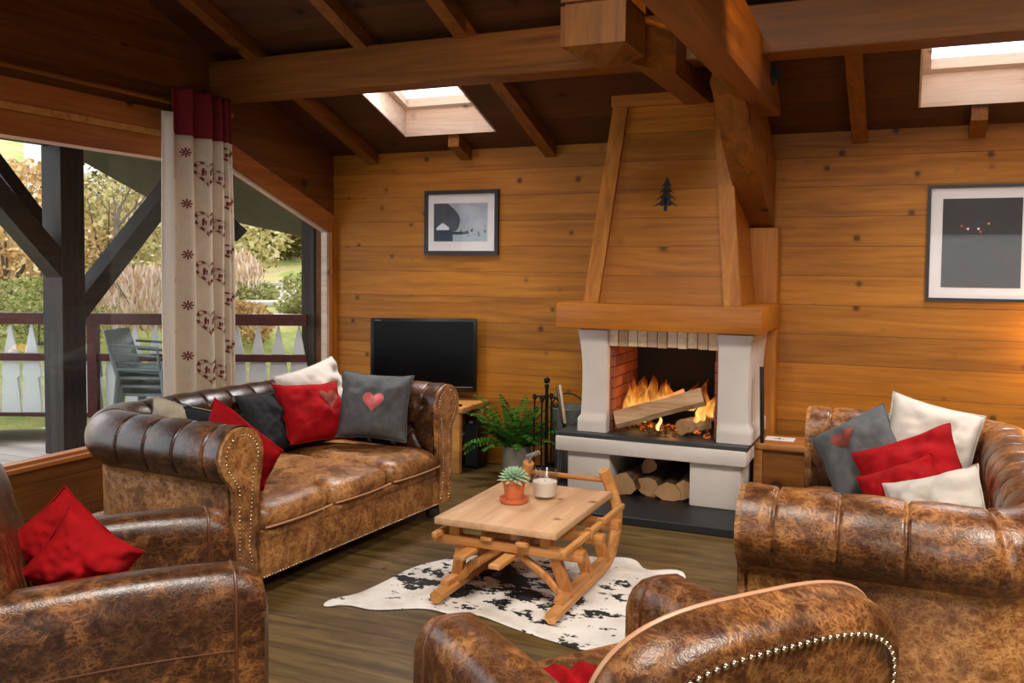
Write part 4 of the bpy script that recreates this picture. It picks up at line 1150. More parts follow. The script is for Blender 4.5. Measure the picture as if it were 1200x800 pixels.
for i, wd in enumerate((.008, .007, .008, .006, .008)): box(bm, (-.415+i*.0105, -.006, .679), (-.415+i*.0105+wd, -.003, .686))
lg = obj('logo', bm, 'logo', tv); lg['label'] = 'tiny silver lettering'
bm = bmesh.new(); box(bm, (-.06, .015, .02), (.06, .04, .08)); rbox(bm, (-.22, -.08, .0), (.22, .12, .016), .006, 2); obj('stand', bm, 'black_plastic', tv, True)
bm = bmesh.new(); box(bm, (-.40, -.003, .112), (.42, -.0005, .116)); obj('trim_line', bm, 'logo', tv)
bm = bmesh.new(); rbox(bm, (-3.42, 6.54, .546), (-3.31, 6.575, .562), .005, 2); tag(obj('remote_control', bm, 'black_plastic', None, True), 'small black remote control on the right end of the bench', 'remote control')
for i, (z, h, m_, lb) in enumerate(((.176, .035, 'black_plastic', 'black box at the bottom on the bench shelf'), (.212, .05, 'kraft', 'grey box in the middle of the pile on the bench shelf'), (.263, .03, 'paper', 'whitish box on the grey one on the bench shelf'), (.294, .055, 'black_plastic', 'black box on top of the pile on the bench shelf'))):
    bm = bmesh.new(); rbox(bm, (-3.80+.02*i, 6.56, z), (-3.40-.03*(i == 3), 6.80, z+h), .004, 1)
    tag(obj('media_box', bm, m_, None, True), lb, 'box', 'boxes on the bench shelf')
sp = thing('loudspeaker', 'slim black floor speaker between the bench and the potted fern', 'speaker', (-3.30, 6.80, 0))
bm = bmesh.new(); rbox(bm, (-.062, -.08, .0), (.062, .10, .415), .008, 2); obj('cabinet', bm, 'black_plastic', sp, True)
bm = bmesh.new(); rbox(bm, (-.055, -.086, .02), (.055, -.078, .37), .003, 1); obj('grille', bm, 'black_cloth', sp, True)
bm = bmesh.new(); lathe(bm, [(.03, 0), (.03, .004), (.0001, .004)], seg=20); bmesh.ops.transform(bm, matrix=Matrix.Translation((0, -.084, .392)) @ Matrix.Rotation(PI/2, 4, 'X') @ Matrix.Diagonal((.6, .4, 1, 1)), verts=bm.verts[:]); obj('badge', bm, 'zinc', sp, True)

# ------------------------------------------------------------------ potted fern
fn = thing('potted_fern', 'leafy green fern in a grey round pot left of the fireplace', 'plant', (-2.80, 6.52, 0))
bm = bmesh.new(); lathe(bm, [(.095, 0), (.105, .01), (.115, .28), (.108, .28), (.104, .255), (.0001, .25)], seg=36); obj('pot', bm, 'greypot', fn, True)
bm = bmesh.new(); lathe(bm, [(.104, .25), (.0001, .265)], seg=24, cap0=False); obj('soil', bm, 'soil', fn, True)
bm = bmesh.new()
rg = random.Random(5)
spec = []
for i in range(34):
    g = i*2.39996+rg.uniform(-.2, .2)
    spec.append((g, rg.uniform(.32, .50), rg.uniform(25, 80)))
spec += [(math.radians(170), .56, 62), (math.radians(20), .60, 70), (math.radians(200), .40, 25), (math.radians(250), .36, 30), (math.radians(340), .42, 35)]
for g, L, el0 in spec:
    el = math.radians(el0); p = Vector((.03*math.cos(g), .03*math.sin(g), .25)); N = 16
    pts = []
    for k in range(N+1):
        p.y = min(p.y, .42); pts.append(p.copy()); q = k/N
        e = el-math.radians(75)*q**1.8*(1.2-el0/110)
        p = p+Vector((math.cos(g)*math.cos(e), math.sin(g)*math.cos(e), math.sin(e)))*L/N
    sd = Vector((-math.sin(g), math.cos(g), 0))
    tube(bm, pts, [.003*(1-.7*k/N) for k in range(N+1)], 4, caps=False)
    for k in range(3, N+1):
        q = k/N; w = .060*math.sin(PI*min(1, q*.82+.12))**.7
        d = (pts[k]-pts[k-1]).normalized()
        for sg in (-1, 1):
            a = pts[k]; tip = a+sd*sg*w+d*w*.45+Vector((0, 0, -.35*w+rg.uniform(-.008, .008)))
            m1 = a+(tip-a)*.55+d*.014; m2 = a+(tip-a)*.55-d*.014
            vs = [bm.verts.new(v) for v in (a+d*.003, m1, tip, m2, a-d*.003)]
            bm.faces.new(vs)
obj('fronds', bm, 'fern', fn)

# ------------------------------------------------------------------ fireside tools
fs = thing('fire_tool_set', 'black iron fire tool stand between the fern and the fireplace', 'fire tools', (-2.52, 6.45, 0))
bm = bmesh.new(); lathe(bm, [(.10, 0), (.10, .012), (.02, .03), (.0001, .03)], seg=24); obj('stand_base', bm, 'iron', fs, True)
bm = bmesh.new(); tube(bm, [(0, 0, .02), (0, 0, .78)], .013, 10); ball(bm, (0, 0, .82), .025, 2); lathe(bm, [(.012, .76), (.02, .775), (.012, .79)], seg=12)
obj('pole', bm, 'iron', fs, True)
bm = bmesh.new(); tube(bm, [(-.10, 0, .66), (-.09, -.02, .69), (0, 0, .70), (.09, -.02, .69), (.10, 0, .66)], .008, 8); tube(bm, [(0, -.10, .66), (0, -.08, .69), (0, .08, .69), (0, .10, .66)], .008, 8); obj('hook_arms', bm, 'iron', fs, True)
for (x, y, nm) in ((-.10, 0, 'poker'), (.10, 0, 'tongs'), (0, -.10, 'shovel'), (0, .10, 'brush')):
    bm = bmesh.new(); tube(bm, [(x, y, .70), (x*1.05, y*1.05, .35), (x, y, .08)], .0065, 8); tube(bm, [(x+.015*math.cos(a), y, .685+.02*math.sin(a)) for a in np.linspace(0, 2*PI, 12)[:-1]], .005, 6, closed=True)
    if nm == 'shovel': rbox(bm, (x-.045, y-.012, .04), (x+.045, y, .18), .005, 1)
    if nm == 'brush': lathe(bm, [(.018, .04), (.035, .05), (.03, .16), (.01, .17)], (x, y, 0), 12)
    if nm == 'tongs': tube(bm, [(x+.02, y, .5), (x+.03, y-.01, .25), (x+.012, y, .06)], .006, 8); tube(bm, [(x-.02, y, .3), (x, y-.01, .5)], .005, 6)
    obj(nm, bm, 'steel' if nm == 'tongs' else 'iron', fs, True)
sc_ = thing('coal_scuttle', 'grey zinc coal scuttle beside the left end of the hearth', 'bucket', (-2.44, 6.72, 0))
bm = bmesh.new(); lathe(bm, [(.11, 0), (.115, .01), (.13, .42), (.15, .58), (.145, .585), (.124, .42), (.10, .02), (.0001, .02)], seg=28); obj('bucket', bm, 'zinc', sc_, True)
bm = bmesh.new(); tube(bm, [(.14*math.cos(a), 0, .57+.12*math.sin(a)) for a in np.linspace(0, PI, 16)], .006, 6); obj('handle', bm, 'iron', sc_, True)
bl = thing('fire_bellows', 'pale wooden bellows leaning against the left end of the hearth', 'bellows', (-2.36, 6.35, .50))
bm = bmesh.new()
bar(bm, (-2.325, 6.34, .515), (-2.385, 6.38, .80), .09, .020, (1, .35, .2), r=.006); obj('front_board', bm, 'bellows', bl, True, W(bl))
bm = bmesh.new(); bar(bm, (-2.350, 6.34, .52), (-2.405, 6.38, .79), .085, .018, (1, .35, .2), r=.005); obj('leather_bag', bm, 'leather', bl, True, W(bl))
bm = bmesh.new(); tube(bm, [(-2.335, 6.34, .52), (-2.325, 6.33, .47)], [.016, .008], 8); obj('nozzle', bm, 'iron', bl, True, W(bl))
bm = bmesh.new(); bar(bm, (-.868, 6.27, .508), (-.895, 6.36, 1.02), .055, .022, (1, 0, 0), r=.004)
tag(obj('iron_bar', bm, 'iron', None, True), 'dark flat iron bar leaning against the right pillar of the fireplace', 'fire iron')

# ------------------------------------------------------------------ wooden chest and paper
ch = thing('wooden_chest', 'wooden chest between the fireplace and the right sofa', 'chest', (-.5, 6.62, 0)); wl = W(ch)
bm = bmesh.new(); rbox(bm, (-.965, 6.42, .435), (.10, 6.85, .47), .008, 2); obj('lid', bm, 'chest', ch, True, wl)
bm = bmesh.new(); box(bm, (-.90, 6.47, .06), (.06, 6.83, .435)); obj('body', bm, 'beam_x', ch, False, wl)
for x in (-.95, .02):
    bm = bmesh.new(); rbox(bm, (x, 6.44, 0), (x+.06, 6.84, .435), .006, 1); obj('side_post', bm, 'chest', ch, True, wl)
t = thing('paper_sheet', 'sheet of white paper with a small cross on the wooden chest', 'paper', (-.80, 6.68, .4705))
bm = bmesh.new(); box(bm, (-.10, -.075, 0), (.10, .075, .002)); obj('sheet', bm, 'paper', t)
bm = bmesh.new(); box(bm, (-.045, -.008, .002), (.03, .006, .0028)); box(bm, (-.012, -.03, .002), (.0, .035, .0028)); obj('print_mark', bm, 'kraft', t)

# ------------------------------------------------------------------ pictures
def picture(label, x0, x1, z0, z1, mat_l, mat_v, inner, art):
    t = thing('framed_picture', label, 'picture', ((x0+x1)/2, YB, (z0+z1)/2)); wl = W(t)
    y0 = YB-.03; fw = mat_l
    bm = bmesh.new()
    for lo, hi in (((x0, y0, z0), (x0+fw, YB-.001, z1)), ((x1-fw, y0, z0), (x1, YB-.001, z1)), ((x0+fw, y0, z0), (x1-fw, YB-.001, z0+fw)), ((x0+fw, y0, z1-fw), (x1-fw, YB-.001, z1))): box(bm, lo, hi)
    obj('frame', bm, 'frame_black', t, loc=wl)
    bm = bmesh.new(); box(bm, (x0+fw, YB-.014, z0+fw), (x1-fw, YB-.002, z1-fw)); obj('mount', bm, 'mat', t, loc=wl)
    bm = bmesh.new(); a, b, c, d = inner; box(bm, (a, YB-.016, c), (b, YB-.013, d)); obj('print', bm, art, t, loc=wl)
    bm = bmesh.new(); box(bm, (x0+fw, YB-.022, z0+fw), (x1-fw, YB-.020, z1-fw)); obj('picture_glass', bm, 'picture_glass', t, loc=wl)
    return t
def art1():
    t = NT('snow_scene_print'); v = t.obj()
    sx = t.n('SeparateXYZ'); t.set(sx, 0, v)
    # centred on the picture's own origin (x to the right, z up); object origin sits at the room origin
    X = t.math('DIVIDE', t.math('ADD', sx.outputs[0], 3.555), .26); Z = t.math('DIVIDE', t.math('SUBTRACT', sx.outputs[2], 2.075), .165)
    nz = t.noise(v, 9, 4, .6)
    c = t.ramp(nz, [(.3, lin(140, 146, 156)), (.7, lin(180, 184, 192))])
    xb = t.math('MULTIPLY', t.math('POWER', t.math('ABSOLUTE', t.math('SUBTRACT', Z, .08)), 2.0), -.58)
    rock = t.math('MULTIPLY', t.math('LESS_THAN', X, t.math('ADD', xb, t.math('MULTIPLY', t.math('SUBTRACT', nz, .5), .25))), t.math('GREATER_THAN', Z, -.55))
    c = t.mix(rock, c, t.ramp(nz, [(.4, lin(54, 60, 70)), (.65, lin(74, 80, 92))]))
    low = t.math('MULTIPLY', t.math('LESS_THAN', t.math('ADD', Z, t.math('MULTIPLY', nz, .2)), -.36), t.math('GREATER_THAN', X, -.36))
    c = t.mix(low, c, lin(162, 174, 184))
    dk = t.math('MULTIPLY', t.math('LESS_THAN', t.math('ADD', Z, t.math('MULTIPLY', X, .55)), -.55), t.math('LESS_THAN', X, -.28))
    c = t.mix(dk, c, lin(44, 58, 70))
    pk = t.math('MULTIPLY', t.math('LESS_THAN', t.math('ADD', Z, t.math('ABSOLUTE', t.math('ADD', X, .66))), t.math('MULTIPLY_ADD', nz, .12, -.10)), t.math('MULTIPLY', t.math('GREATER_THAN', Z, -.40), t.math('LESS_THAN', t.math('ABSOLUTE', t.math('ADD', X, .66)), .24)))
    c = t.mix(pk, c, lin(216, 218, 224))
    band = t.math('MULTIPLY', t.math('LESS_THAN', t.math('ABSOLUTE', t.math('ADD', Z, t.math('MULTIPLY_ADD', nz, .2, .46))), .075), t.math('LESS_THAN', t.math('ABSOLUTE', t.math('SUBTRACT', X, .02)), .30))
    c = t.mix(band, c, lin(30, 40, 52))
    n2 = t.noise(v, 26, 3, .6)
    sp = t.math('MULTIPLY', t.math('GREATER_THAN', n2, .60), t.math('MULTIPLY', t.math('GREATER_THAN', X, -.05), t.math('LESS_THAN', t.math('ABSOLUTE', t.math('ADD', Z, .45)), .28)))
    c = t.mix(sp, c, lin(34, 42, 52))
    t.bsdf(c, .6); return t.m
def art2():
    t = NT('night_print'); v = t.obj()
    nz = t.noise(v, 3, 3)
    c = t.ramp(nz, [(.35, lin(34, 30, 30)), (.7, lin(50, 45, 45))])
    t.bsdf(c, .5); return t.m
M['art1'] = art1(); M['art2'] = art2()
picture('small black framed mountain picture in black and white above the television', -3.905, -3.190, 1.793, 2.352, .034, 0, (-3.815, -3.295, 1.91, 2.24), 'art1')
p2 = picture('large dark framed picture with a white mount at the right edge of the wall', .128, .815, 1.482, 2.29, .022, 0, (.225, .715, 1.578, 2.195), 'art2')
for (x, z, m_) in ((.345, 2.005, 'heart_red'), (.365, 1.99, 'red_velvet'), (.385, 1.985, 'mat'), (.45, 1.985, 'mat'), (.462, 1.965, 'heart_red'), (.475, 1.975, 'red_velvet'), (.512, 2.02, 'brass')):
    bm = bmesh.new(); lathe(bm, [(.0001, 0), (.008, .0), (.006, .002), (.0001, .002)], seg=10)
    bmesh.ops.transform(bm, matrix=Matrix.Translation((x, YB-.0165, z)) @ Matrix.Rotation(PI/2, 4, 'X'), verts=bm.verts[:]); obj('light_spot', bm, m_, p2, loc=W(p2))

sl_ = thing('wall_lamp', 'brass wall lamp with a clear bulb, right of the large picture', 'lamp', (1.02, YB, 1.18))
bm = bmesh.new(); rbox(bm, (-.04, -.02, -.07), (.04, -.001, .07), .006, 2); obj('backplate', bm, 'brass', sl_, True)
bm = bmesh.new(); tube(bm, [(0, -.02, -.02), (0, -.12, -.05), (0, -.21, -.02), (0, -.21, .0)], .009, 8); lathe(bm, [(.012, -.01), (.024, .0), (.02, .012)], (0, -.21, 0), 14); obj('arm', bm, 'brass', sl_, True)
bm = bmesh.new(); lathe(bm, [(.016, .012), (.034, .05), (.030, .075), (.0001, .095)], (0, -.21, 0), 18); obj('bulb', bm, 'jar_glass', sl_, True)

# ------------------------------------------------------------------ curtain
ct = thing('curtain', 'gathered cream curtain with dark red header and printed hearts at the window', 'curtain', (-4.72, 5.1, .5)); wl = W(ct)
YC0, YC1 = 4.70, 5.40; XC = -4.70
folds = [(0, .0), (.10, .9), (.20, -.6), (.36, 1.0), (.47, -.9), (.62, 1.0), (.72, -1.0), (.80, .8), (.86, -.8), (.91, .7), (.95, -.6), (1, .2)]
fu = np.array([f[0] for f in folds]); fa = np.array([f[1] for f in folds])
def cur(u, z):
    s = np.interp(u, fu, fa)
    k = int(np.searchsorted(fu, u, 'right')-1); k = min(max(k, 0), len(fu)-2)
    q = (u-fu[k])/(fu[k+1]-fu[k]); q = q*q*(3-2*q); s = fa[k]+(fa[k+1]-fa[k])*q
    flare = 1+.12*(2.9-z)/2.4*(u-.3)
    y = YC0+.02+(YC1-YC0)*u*1.0+.03*(2.9-z)/2.2*(u)
    return Vector((XC+.045*s+.006*math.sin(z*3+u*9), y, z))
def cur_n(u, z):
    a = cur(max(0, u-.004), z); b = cur(min(1, u+.004), z)
    d = (b-a).normalized(); return Vector((0, 0, 1)).cross(d)*-1
def cgrid(u0, u1, z0, z1, nu, nz, off=0):
    bm = bmesh.new()
    P = np.array([[cur(u0+(u1-u0)*i/(nu-1), z0+(z1-z0)*j/(nz-1)) for j in range(nz)] for i in range(nu)]); grid(bm, P); return bm
def addc(name, bm, mat):
    o = obj(name, bm, mat, ct, True, wl, angle=0); m_ = o.modifiers.new('t', 'SOLIDIFY'); m_.thickness = .004; return o
addc('lining', cgrid(0, .10, .50, 2.74, 12, 30), 'lining')
addc('curtain_panel', cgrid(.10, 1, .50, 2.60, 110, 40), 'curtain')
addc('curtain_header', cgrid(.10, 1, 2.60, 2.93, 110, 10), 'curtain_red')
bm = bmesh.new()
def patch(u, z, poly, sc=1.0):
    vs = []
    for (a, b) in poly:
        uu_ = u+a*sc/.78; p = cur(min(1, max(0, uu_)), z+b*sc); nn_ = cur_n(min(.999, max(.001, uu_)), z)
        if nn_.x < 0: nn_ = -nn_
        vs.append(bm.verts.new(p+nn_*.009))
    bm.faces.new(vs)
def star(u, z, r=.026):
    for k in range(8):
        a = k*PI/4; c, s = math.cos(a), math.sin(a)
        patch(u, z, [(c*r*.15-s*r*.1, s*r*.15+c*r*.1), (c*r-s*r*.16, s*r+c*r*.16), (c*r+s*r*.16, s*r-c*r*.16), (c*r*.15+s*r*.1, s*r*.15-c*r*.1)])
def heart(u, z, r=.085):
    K = 26
    def hp(a, q): return (16*math.sin(a)**3/17*r*q*.8, (13*math.cos(a)-5*math.cos(2*a)-2*math.cos(3*a)-math.cos(4*a))/17*r*q)
    for k in range(K):
        if k % 2: continue
        a, b = 2*PI*k/K, 2*PI*(k+1)/K
        patch(u, z, [hp(a, 1), hp(b, 1), hp(b, .8), hp(a, .8)])
    for q in (1.05, .76):
        for k in range(K):
            a, b = 2*PI*k/K, 2*PI*(k+1)/K
            patch(u, z, [hp(a, q), hp(b, q), hp(b, q*.96), hp(a, q*.96)])
    # little stag: body, neck, head, legs, antlers
    for poly in ([(-.4, -.05), (.3, 0), (.32, .22), (-.35, .2)], [(.18, .15), (.38, .12), (.5, .42), (.36, .45)], [(.36, .38), (.62, .36), (.6, .46), (.4, .5)],
                 [(-.38, -.45), (-.28, -.45), (-.2, 0), (-.4, .05)], [(.12, -.45), (.2, -.45), (.28, .05), (.12, .05)], [(-.2, -.4), (-.13, -.42), (-.1, 0), (-.2, 0)],
                 [(.38, .48), (.44, .48), (.3, .72), (.24, .70)], [(.46, .48), (.5, .48), (.56, .72), (.5, .72)]):
        patch(u, z, [(x*r*.8, y*r*.8+.1*r) for x, y in poly])
for z in np.arange(2.48, .9, -.36): star(.30, z, .034)
for z in np.arange(2.30, .9, -.36): star(.16, z, .022)
for k, z in enumerate(np.arange(2.36, .85, -.36)): heart(.59, z, .105)
for k, z in enumerate(np.arange(2.51, .85, -.18)):
    heart(.80 if k % 2 else .92, z, .075)
o = obj('printed_motifs', bm, 'print_red', ct, False, wl); o['label'] = 'dark red printed hearts, stags and stars'
rd = thing('curtain_rod', 'dark curtain rod with a brass end above the glazed door', 'curtain rod', (-4.745, 4.0, 2.84)); wl = W(rd)
bm = bmesh.new(); tube(bm, [(-4.745, 1.2, 2.825), (-4.745, 5.42, 2.825)], .016, 10); obj('rod', bm, 'beam_y', rd, True, wl)
bm = bmesh.new(); ball(bm, (-4.745, 5.46, 2.825), .026, 2, (1, 1.3, 1)); lathe(bm, [(.012, 0), (.02, .012), (.012, .024)], (0, 0, 0), 12)
bmesh.ops.transform(bm, matrix=Matrix.Identity(4), verts=[])
obj('finial', bm, 'brass', rd, True, wl)
bm = bmesh.new(); box(bm, (-4.86, 5.425, 2.80), (-4.745, 5.445, 2.84)); obj('bracket', bm, 'brass', rd, False, wl)

# ------------------------------------------------------------------ balcony
bm = bmesh.new()
ZD = .165
prism(bm, [(-4.95-.07, .8, ZD), (-5.02, 7.0, ZD), (-7.55, 5.70, ZD), (-9.3, 4.8, ZD), (-9.3, .8, ZD)], (0, 0, -.06))
structure('balcony_deck', bm, 'deck', 'grey wooden balcony deck')
po = thing('balcony_post', 'thick dark timber post with slanting braces on the balcony', 'post', (-6.18, 5.17, ZD)); wl = W(po)
bm = bmesh.new(); rbox(bm, (-6.29, 5.06, ZD), (-6.07, 5.28, 2.618), .006, 1); obj('post', bm, 'darkwood', po, True, wl)
bm = bmesh.new(); bar(bm, (-6.18, 5.15, 1.19), (-6.18, 6.55, 2.62), .17, .15); obj('brace', bm, 'darkwood_y', po, False, wl)
bm = bmesh.new(); bar(bm, (-6.16, 5.20, 1.55), (-6.16, 4.14, 2.62), .17, .16); obj('brace', bm, 'darkwood_y', po, False, wl)
bm = bmesh.new(); bar(bm, (-6.22, 5.16, 1.75), (-7.3, 5.16, 2.80), .15, .16); obj('brace', bm, 'darkwood_y', po, False, wl)
bm = bmesh.new(); rbox(bm, (-6.30, 2.5, 2.62), (-6.06, 7.6, 2.86), .006, 1)
tag(obj('balcony_header_beam', bm, 'darkwood_y', None, True), 'dark horizontal timber beam on top of the balcony post', 'beam')
bm = bmesh.new(); prism(bm, [(-5.72, 6.0, 2.10), (-5.72, 6.40, 2.10), (-5.72, 6.58, 2.0), (-5.72, 6.44, 1.90), (-5.72, 6.0, 1.88)], (.2, 0, 0))
tag(obj('beam_end', bm, 'darkwood_y'), 'dark pointed timber end outside the second window', 'beam')
# railing, seen square on from the room
A, B = Vector((-7.95, 5.42, 0)), Vector((-5.03, 6.81, 0)); dR = (B-A).normalized(); nR = Vector((dR.y, -dR.x, 0))
LR = (B-A).length
rl = thing('balcony_railing', 'red brown balcony railing with tree shaped grey balusters', 'railing', tuple((A+B)/2)); wl = W(rl)
for nm, z0, z1, w in (('handrail', 1.135, 1.235, .075), ('middle_rail', .80, .865, .05), ('bottom_rail', .24, .32, .05)):
    bm = bmesh.new(); z = (z0+z1)/2; bar(bm, A+Vector((0, 0, z))-nR*0, B+Vector((0, 0, z)), w, z1-z0); obj(nm, bm, 'rail', rl, False, wl)
for s in (.02, .40):
    bm = bmesh.new(); p = A+dR*LR*s; bar(bm, p+Vector((0, 0, ZD)), p+Vector((0, 0, 1.14)), .085, .085, (dR.x, dR.y, 0)); obj('rail_post', bm, 'rail', rl, False, wl)
prof = [(.022, .20), (.095, .33), (.062, .64), (.082, .64), (.090, .66), (.066, .80), (.005, 1.12)]
prof = [(.086, .22), (.082, .42), (.058, .64), (.084, .66), (.070, .80), (.006, 1.125)]
me = None; pitch = .187
k = int(LR/pitch)
for i in range(k):
    if me is None:
        bm = bmesh.new(); pts = [(x, -.012, z) for x, z in prof]+[(-x, -.012, z) for x, z in prof[::-1]]
        prism(bm, pts, (0, .024, 0)); bo = obj('baluster', bm, 'baluster', rl); me = bo.data
    else: bo = bpy.data.objects.new('baluster', me); COL.objects.link(bo); bo.parent = rl
    bo.location = A+dR*(LR-.085-i*pitch)+nR*(-.04)+wl; bo.rotation_euler = (0, 0, math.atan2(dR.y, dR.x))
# stacked garden chairs
proto = None
def copy_tree(o, parent=None):
    c = o.copy(); COL.objects.link(c); c.parent = parent
    for chd in o.children: copy_tree(chd, c)
    return c
CL = ['lowest grey garden chair of the stack on the balcony', 'second grey garden chair up in the balcony stack', 'third grey garden chair up in the balcony stack', 'topmost grey garden chair of the stack on the balcony']
for i in range(4):
    if proto is None:
        proto = thing('garden_chair', CL[0], 'chair', (-5.98, 5.92, ZD), math.radians(110), 'stacked garden chairs on the balcony'); o = proto
        bm = bmesh.new(); rbox(bm, (-.22, -.22, .40), (.22, .20, .425), .01, 2); obj('seat', bm, 'greychair', o, True)
        bm = bmesh.new(); bar(bm, (0, .20, .42), (0, .30, .74), .42, .022, (0, 1, 0), r=.008); obj('backrest', bm, 'greychair', o, True)
        for sx in (-.2, .2):
            for sy in (-.19, .19):
                bm = bmesh.new(); tube(bm, [(sx, sy, .41), (sx*1.1, sy*1.15, 0)], .014, 8); obj('leg', bm, 'greychair', o, True)
            bm = bmesh.new(); tube(bm, [(sx*1.15, -.18, .42), (sx*1.18, -.17, .60), (sx*1.15, .24, .62)], .012, 8); obj('armrest', bm, 'greychair', o, True)
    else:
        o = copy_tree(proto); o.location = (-5.98+.012*i, 5.92-.03*i, ZD+.075*i); o['label'] = CL[i]

# ------------------------------------------------------------------ garden hillside
def terr(x, y):
    d = math.hypot(x, y)
    ang = math.atan2(-x, y)
    z = .25+.25*min(max(0, d-9.5), 3.5)+.03*min(max(0, d-13), 8)+.2*max(0, d-21)
    return z+.2*mnoise.noise((x*.12, y*.12, 0))+.5*max(0, ang-.78)*max(0, d-11)*.22
bm = bmesh.new()
nu, nv = 60, 60
P = np.zeros((nu, nv, 3))
for i in range(nu):
    for j in range(nv):
        ang = math.radians(10+75*i/(nu-1)); d = 8.6+(55-8.6)*(j/(nv-1))**1.6
        x, y = -d*math.sin(ang), d*math.cos(ang); P[i, j] = (x, y, terr(x, y))
grid(bm, P); o = obj('hillside_ground', bm, 'ground', None, True, angle=0); o['kind'] = 'structure'; o['label'] = 'grassy hillside beyond the balcony'; o['category'] = 'ground'
def polar(ang, d):
    a = math.radians(ang); return -d*math.sin(a), d*math.cos(a)
def bush(name, label, ang, d, rx, h, n, leaf, mat, seed, group=None, z_off=0, stems=False, cat='shrub'):
    n = int(n*2.2); leaf *= .62
    rg = np.random.default_rng(seed); x0, y0 = polar(ang, d); z0 = terr(x0, y0)-.05+z_off
    root = thing(name, label, cat, (x0, y0, z0), 0, group)
    bm = bmesh.new()
    lump = rg.normal(size=(9, 3))*.55
    for i in range(n):
        c = lump[rg.integers(9)]; p = c+rg.normal(size=3)*.42
        r = np.linalg.norm(p)
        if r > 1.25: p = p/r*1.25*rg.uniform(.8, 1)
        pos = Vector((p[0]*rx, p[1]*rx, h*.5+p[2]*h*.42))
        if pos.z < .02: pos.z = rg.uniform(.02, h*.3)
        s = leaf*rg.uniform(.6, 1.5)
        v = Vector(rg.normal(size=3)).normalized(); w = v.orthogonal().normalized()
        if stems: v = (Vector((0, 0, 1))+v*.35).normalized(); w = v.orthogonal().normalized(); a, b = v*s*2.2, w*s*.35
        else: a, b = v*s, w*s*.6
        vs = [bm.verts.new(pos+q) for q in (-a, b, a, -b)]
        bm.faces.new(vs)
    obj('foliage', bm, mat, root)
    bm = bmesh.new()
    for k in range(6):
        a = 2*PI*k/6+rg.uniform(0, 1)
        p = [Vector((0, 0, 0)), Vector((math.cos(a)*rx*.2, math.sin(a)*rx*.2, h*.35)), Vector((math.cos(a)*rx*.55, math.sin(a)*rx*.55, h*.8))]
        tube(bm, p, [.03*h/2, .02*h/2, .006], 5)
    obj('stems', bm, 'bark', root)
    return root
B_ = [ # ang, d, rx, h, n, leaf, mat, label
 ('autumn_shrub', 41.0, 11.3, .42, .62, 1300, .04, 'fol_orange', 'low orange bush right behind the railing, next to the curtain', False),
 ('dry_shrub', 41.6, 14.0, .5, .9, 800, .045, 'fol_pink', 'pinkish dry stemmed shrub close beside the curtain', True),
 ('leafy_shrub', 39.7, 14.0, .30, .40, 700, .045, 'fol_green', 'small green shrub at the left of the garden path', False),
 ('leafy_shrub', 36.5, 12.6, .40, .60, 1200, .05, 'fol_green', 'green bank of leaves right of the garden path', False),
 ('autumn_shrub', 37.0, 26.0, 2.6, 4.4, 3200, .12, 'fol_olive', 'large olive yellow shrub above the garden path', False),
 ('autumn_shrub', 40.6, 25.0, 2.2, 3.8, 3200, .12, 'fol_orange', 'large orange brown shrub behind the lawn, left of the olive one', False),
 ('dark_shrub', 38.4, 23.0, 1.2, 1.5, 1600, .09, 'fol_dark', 'dark low bush behind the lawn at the end of the path', False),
 ('autumn_shrub', 43.6, 18.0, 1.6, 2.2, 2000, .09, 'fol_olive', 'olive shrub mostly behind the curtain', False),
 ('dry_shrub', 45.9, 12.0, .8, .8, 1300, .05, 'fol_pink', 'pink dry shrub low on the slope between post and curtain', True),
 ('autumn_shrub', 47.8, 14.5, .9, 1.9, 2000, .06, 'fol_olive', 'yellow olive shrub just right of the dark post', False),
 ('autumn_shrub', 46.3, 20.0, 1.5, 1.7, 2200, .08, 'fol_orange', 'orange shrub high on the slope between post and curtain', False),
 ('leafy_shrub', 51.4, 11.5, .9, .8, 1800, .045, 'fol_green', 'green shrub behind the railing left of the dark post', False),
 ('autumn_shrub', 52.8, 15.0, 1.3, 2.0, 2400, .07, 'fol_orange', 'rusty orange shrub at the far left of the slope', False),
 ('dry_shrub', 50.6, 17.5, 1.4, 1.6, 1600, .08, 'fol_pink', 'pale dry shrub on the slope left of the dark post', True),
 ('dark_shrub', 47.6, 24.0, 1.4, 2.4, 1800, .10, 'fol_dark', 'dark bush high up near the pale house', False),
]
for i, (nm, ang, d, rx, h, n, leaf, mt, lb, st) in enumerate(B_):
    bush(nm, lb, ang, d, rx, h, n, leaf, mt, 100+i, stems=st)
# path of flat stones
for k in range(7):
    d = 12.4+k*1.0; ang = 38.3+.12*k
    x, y = polar(ang, d); bm = bmesh.new()
    m = Matrix.Translation((x, y, terr(x, y)+.015)) @ Matrix.Rotation(.5+random.uniform(-.1, .1), 4, 'Z')
    rbox(bm, (-.50, -.28, -.05), (.50, .28, .05), .03, 2, m)
    tag(obj('stepping_stone', bm, 'stone', None, True), 'flat pale stone slab of the garden path beyond the balcony', 'stone', 'slabs of the garden path')
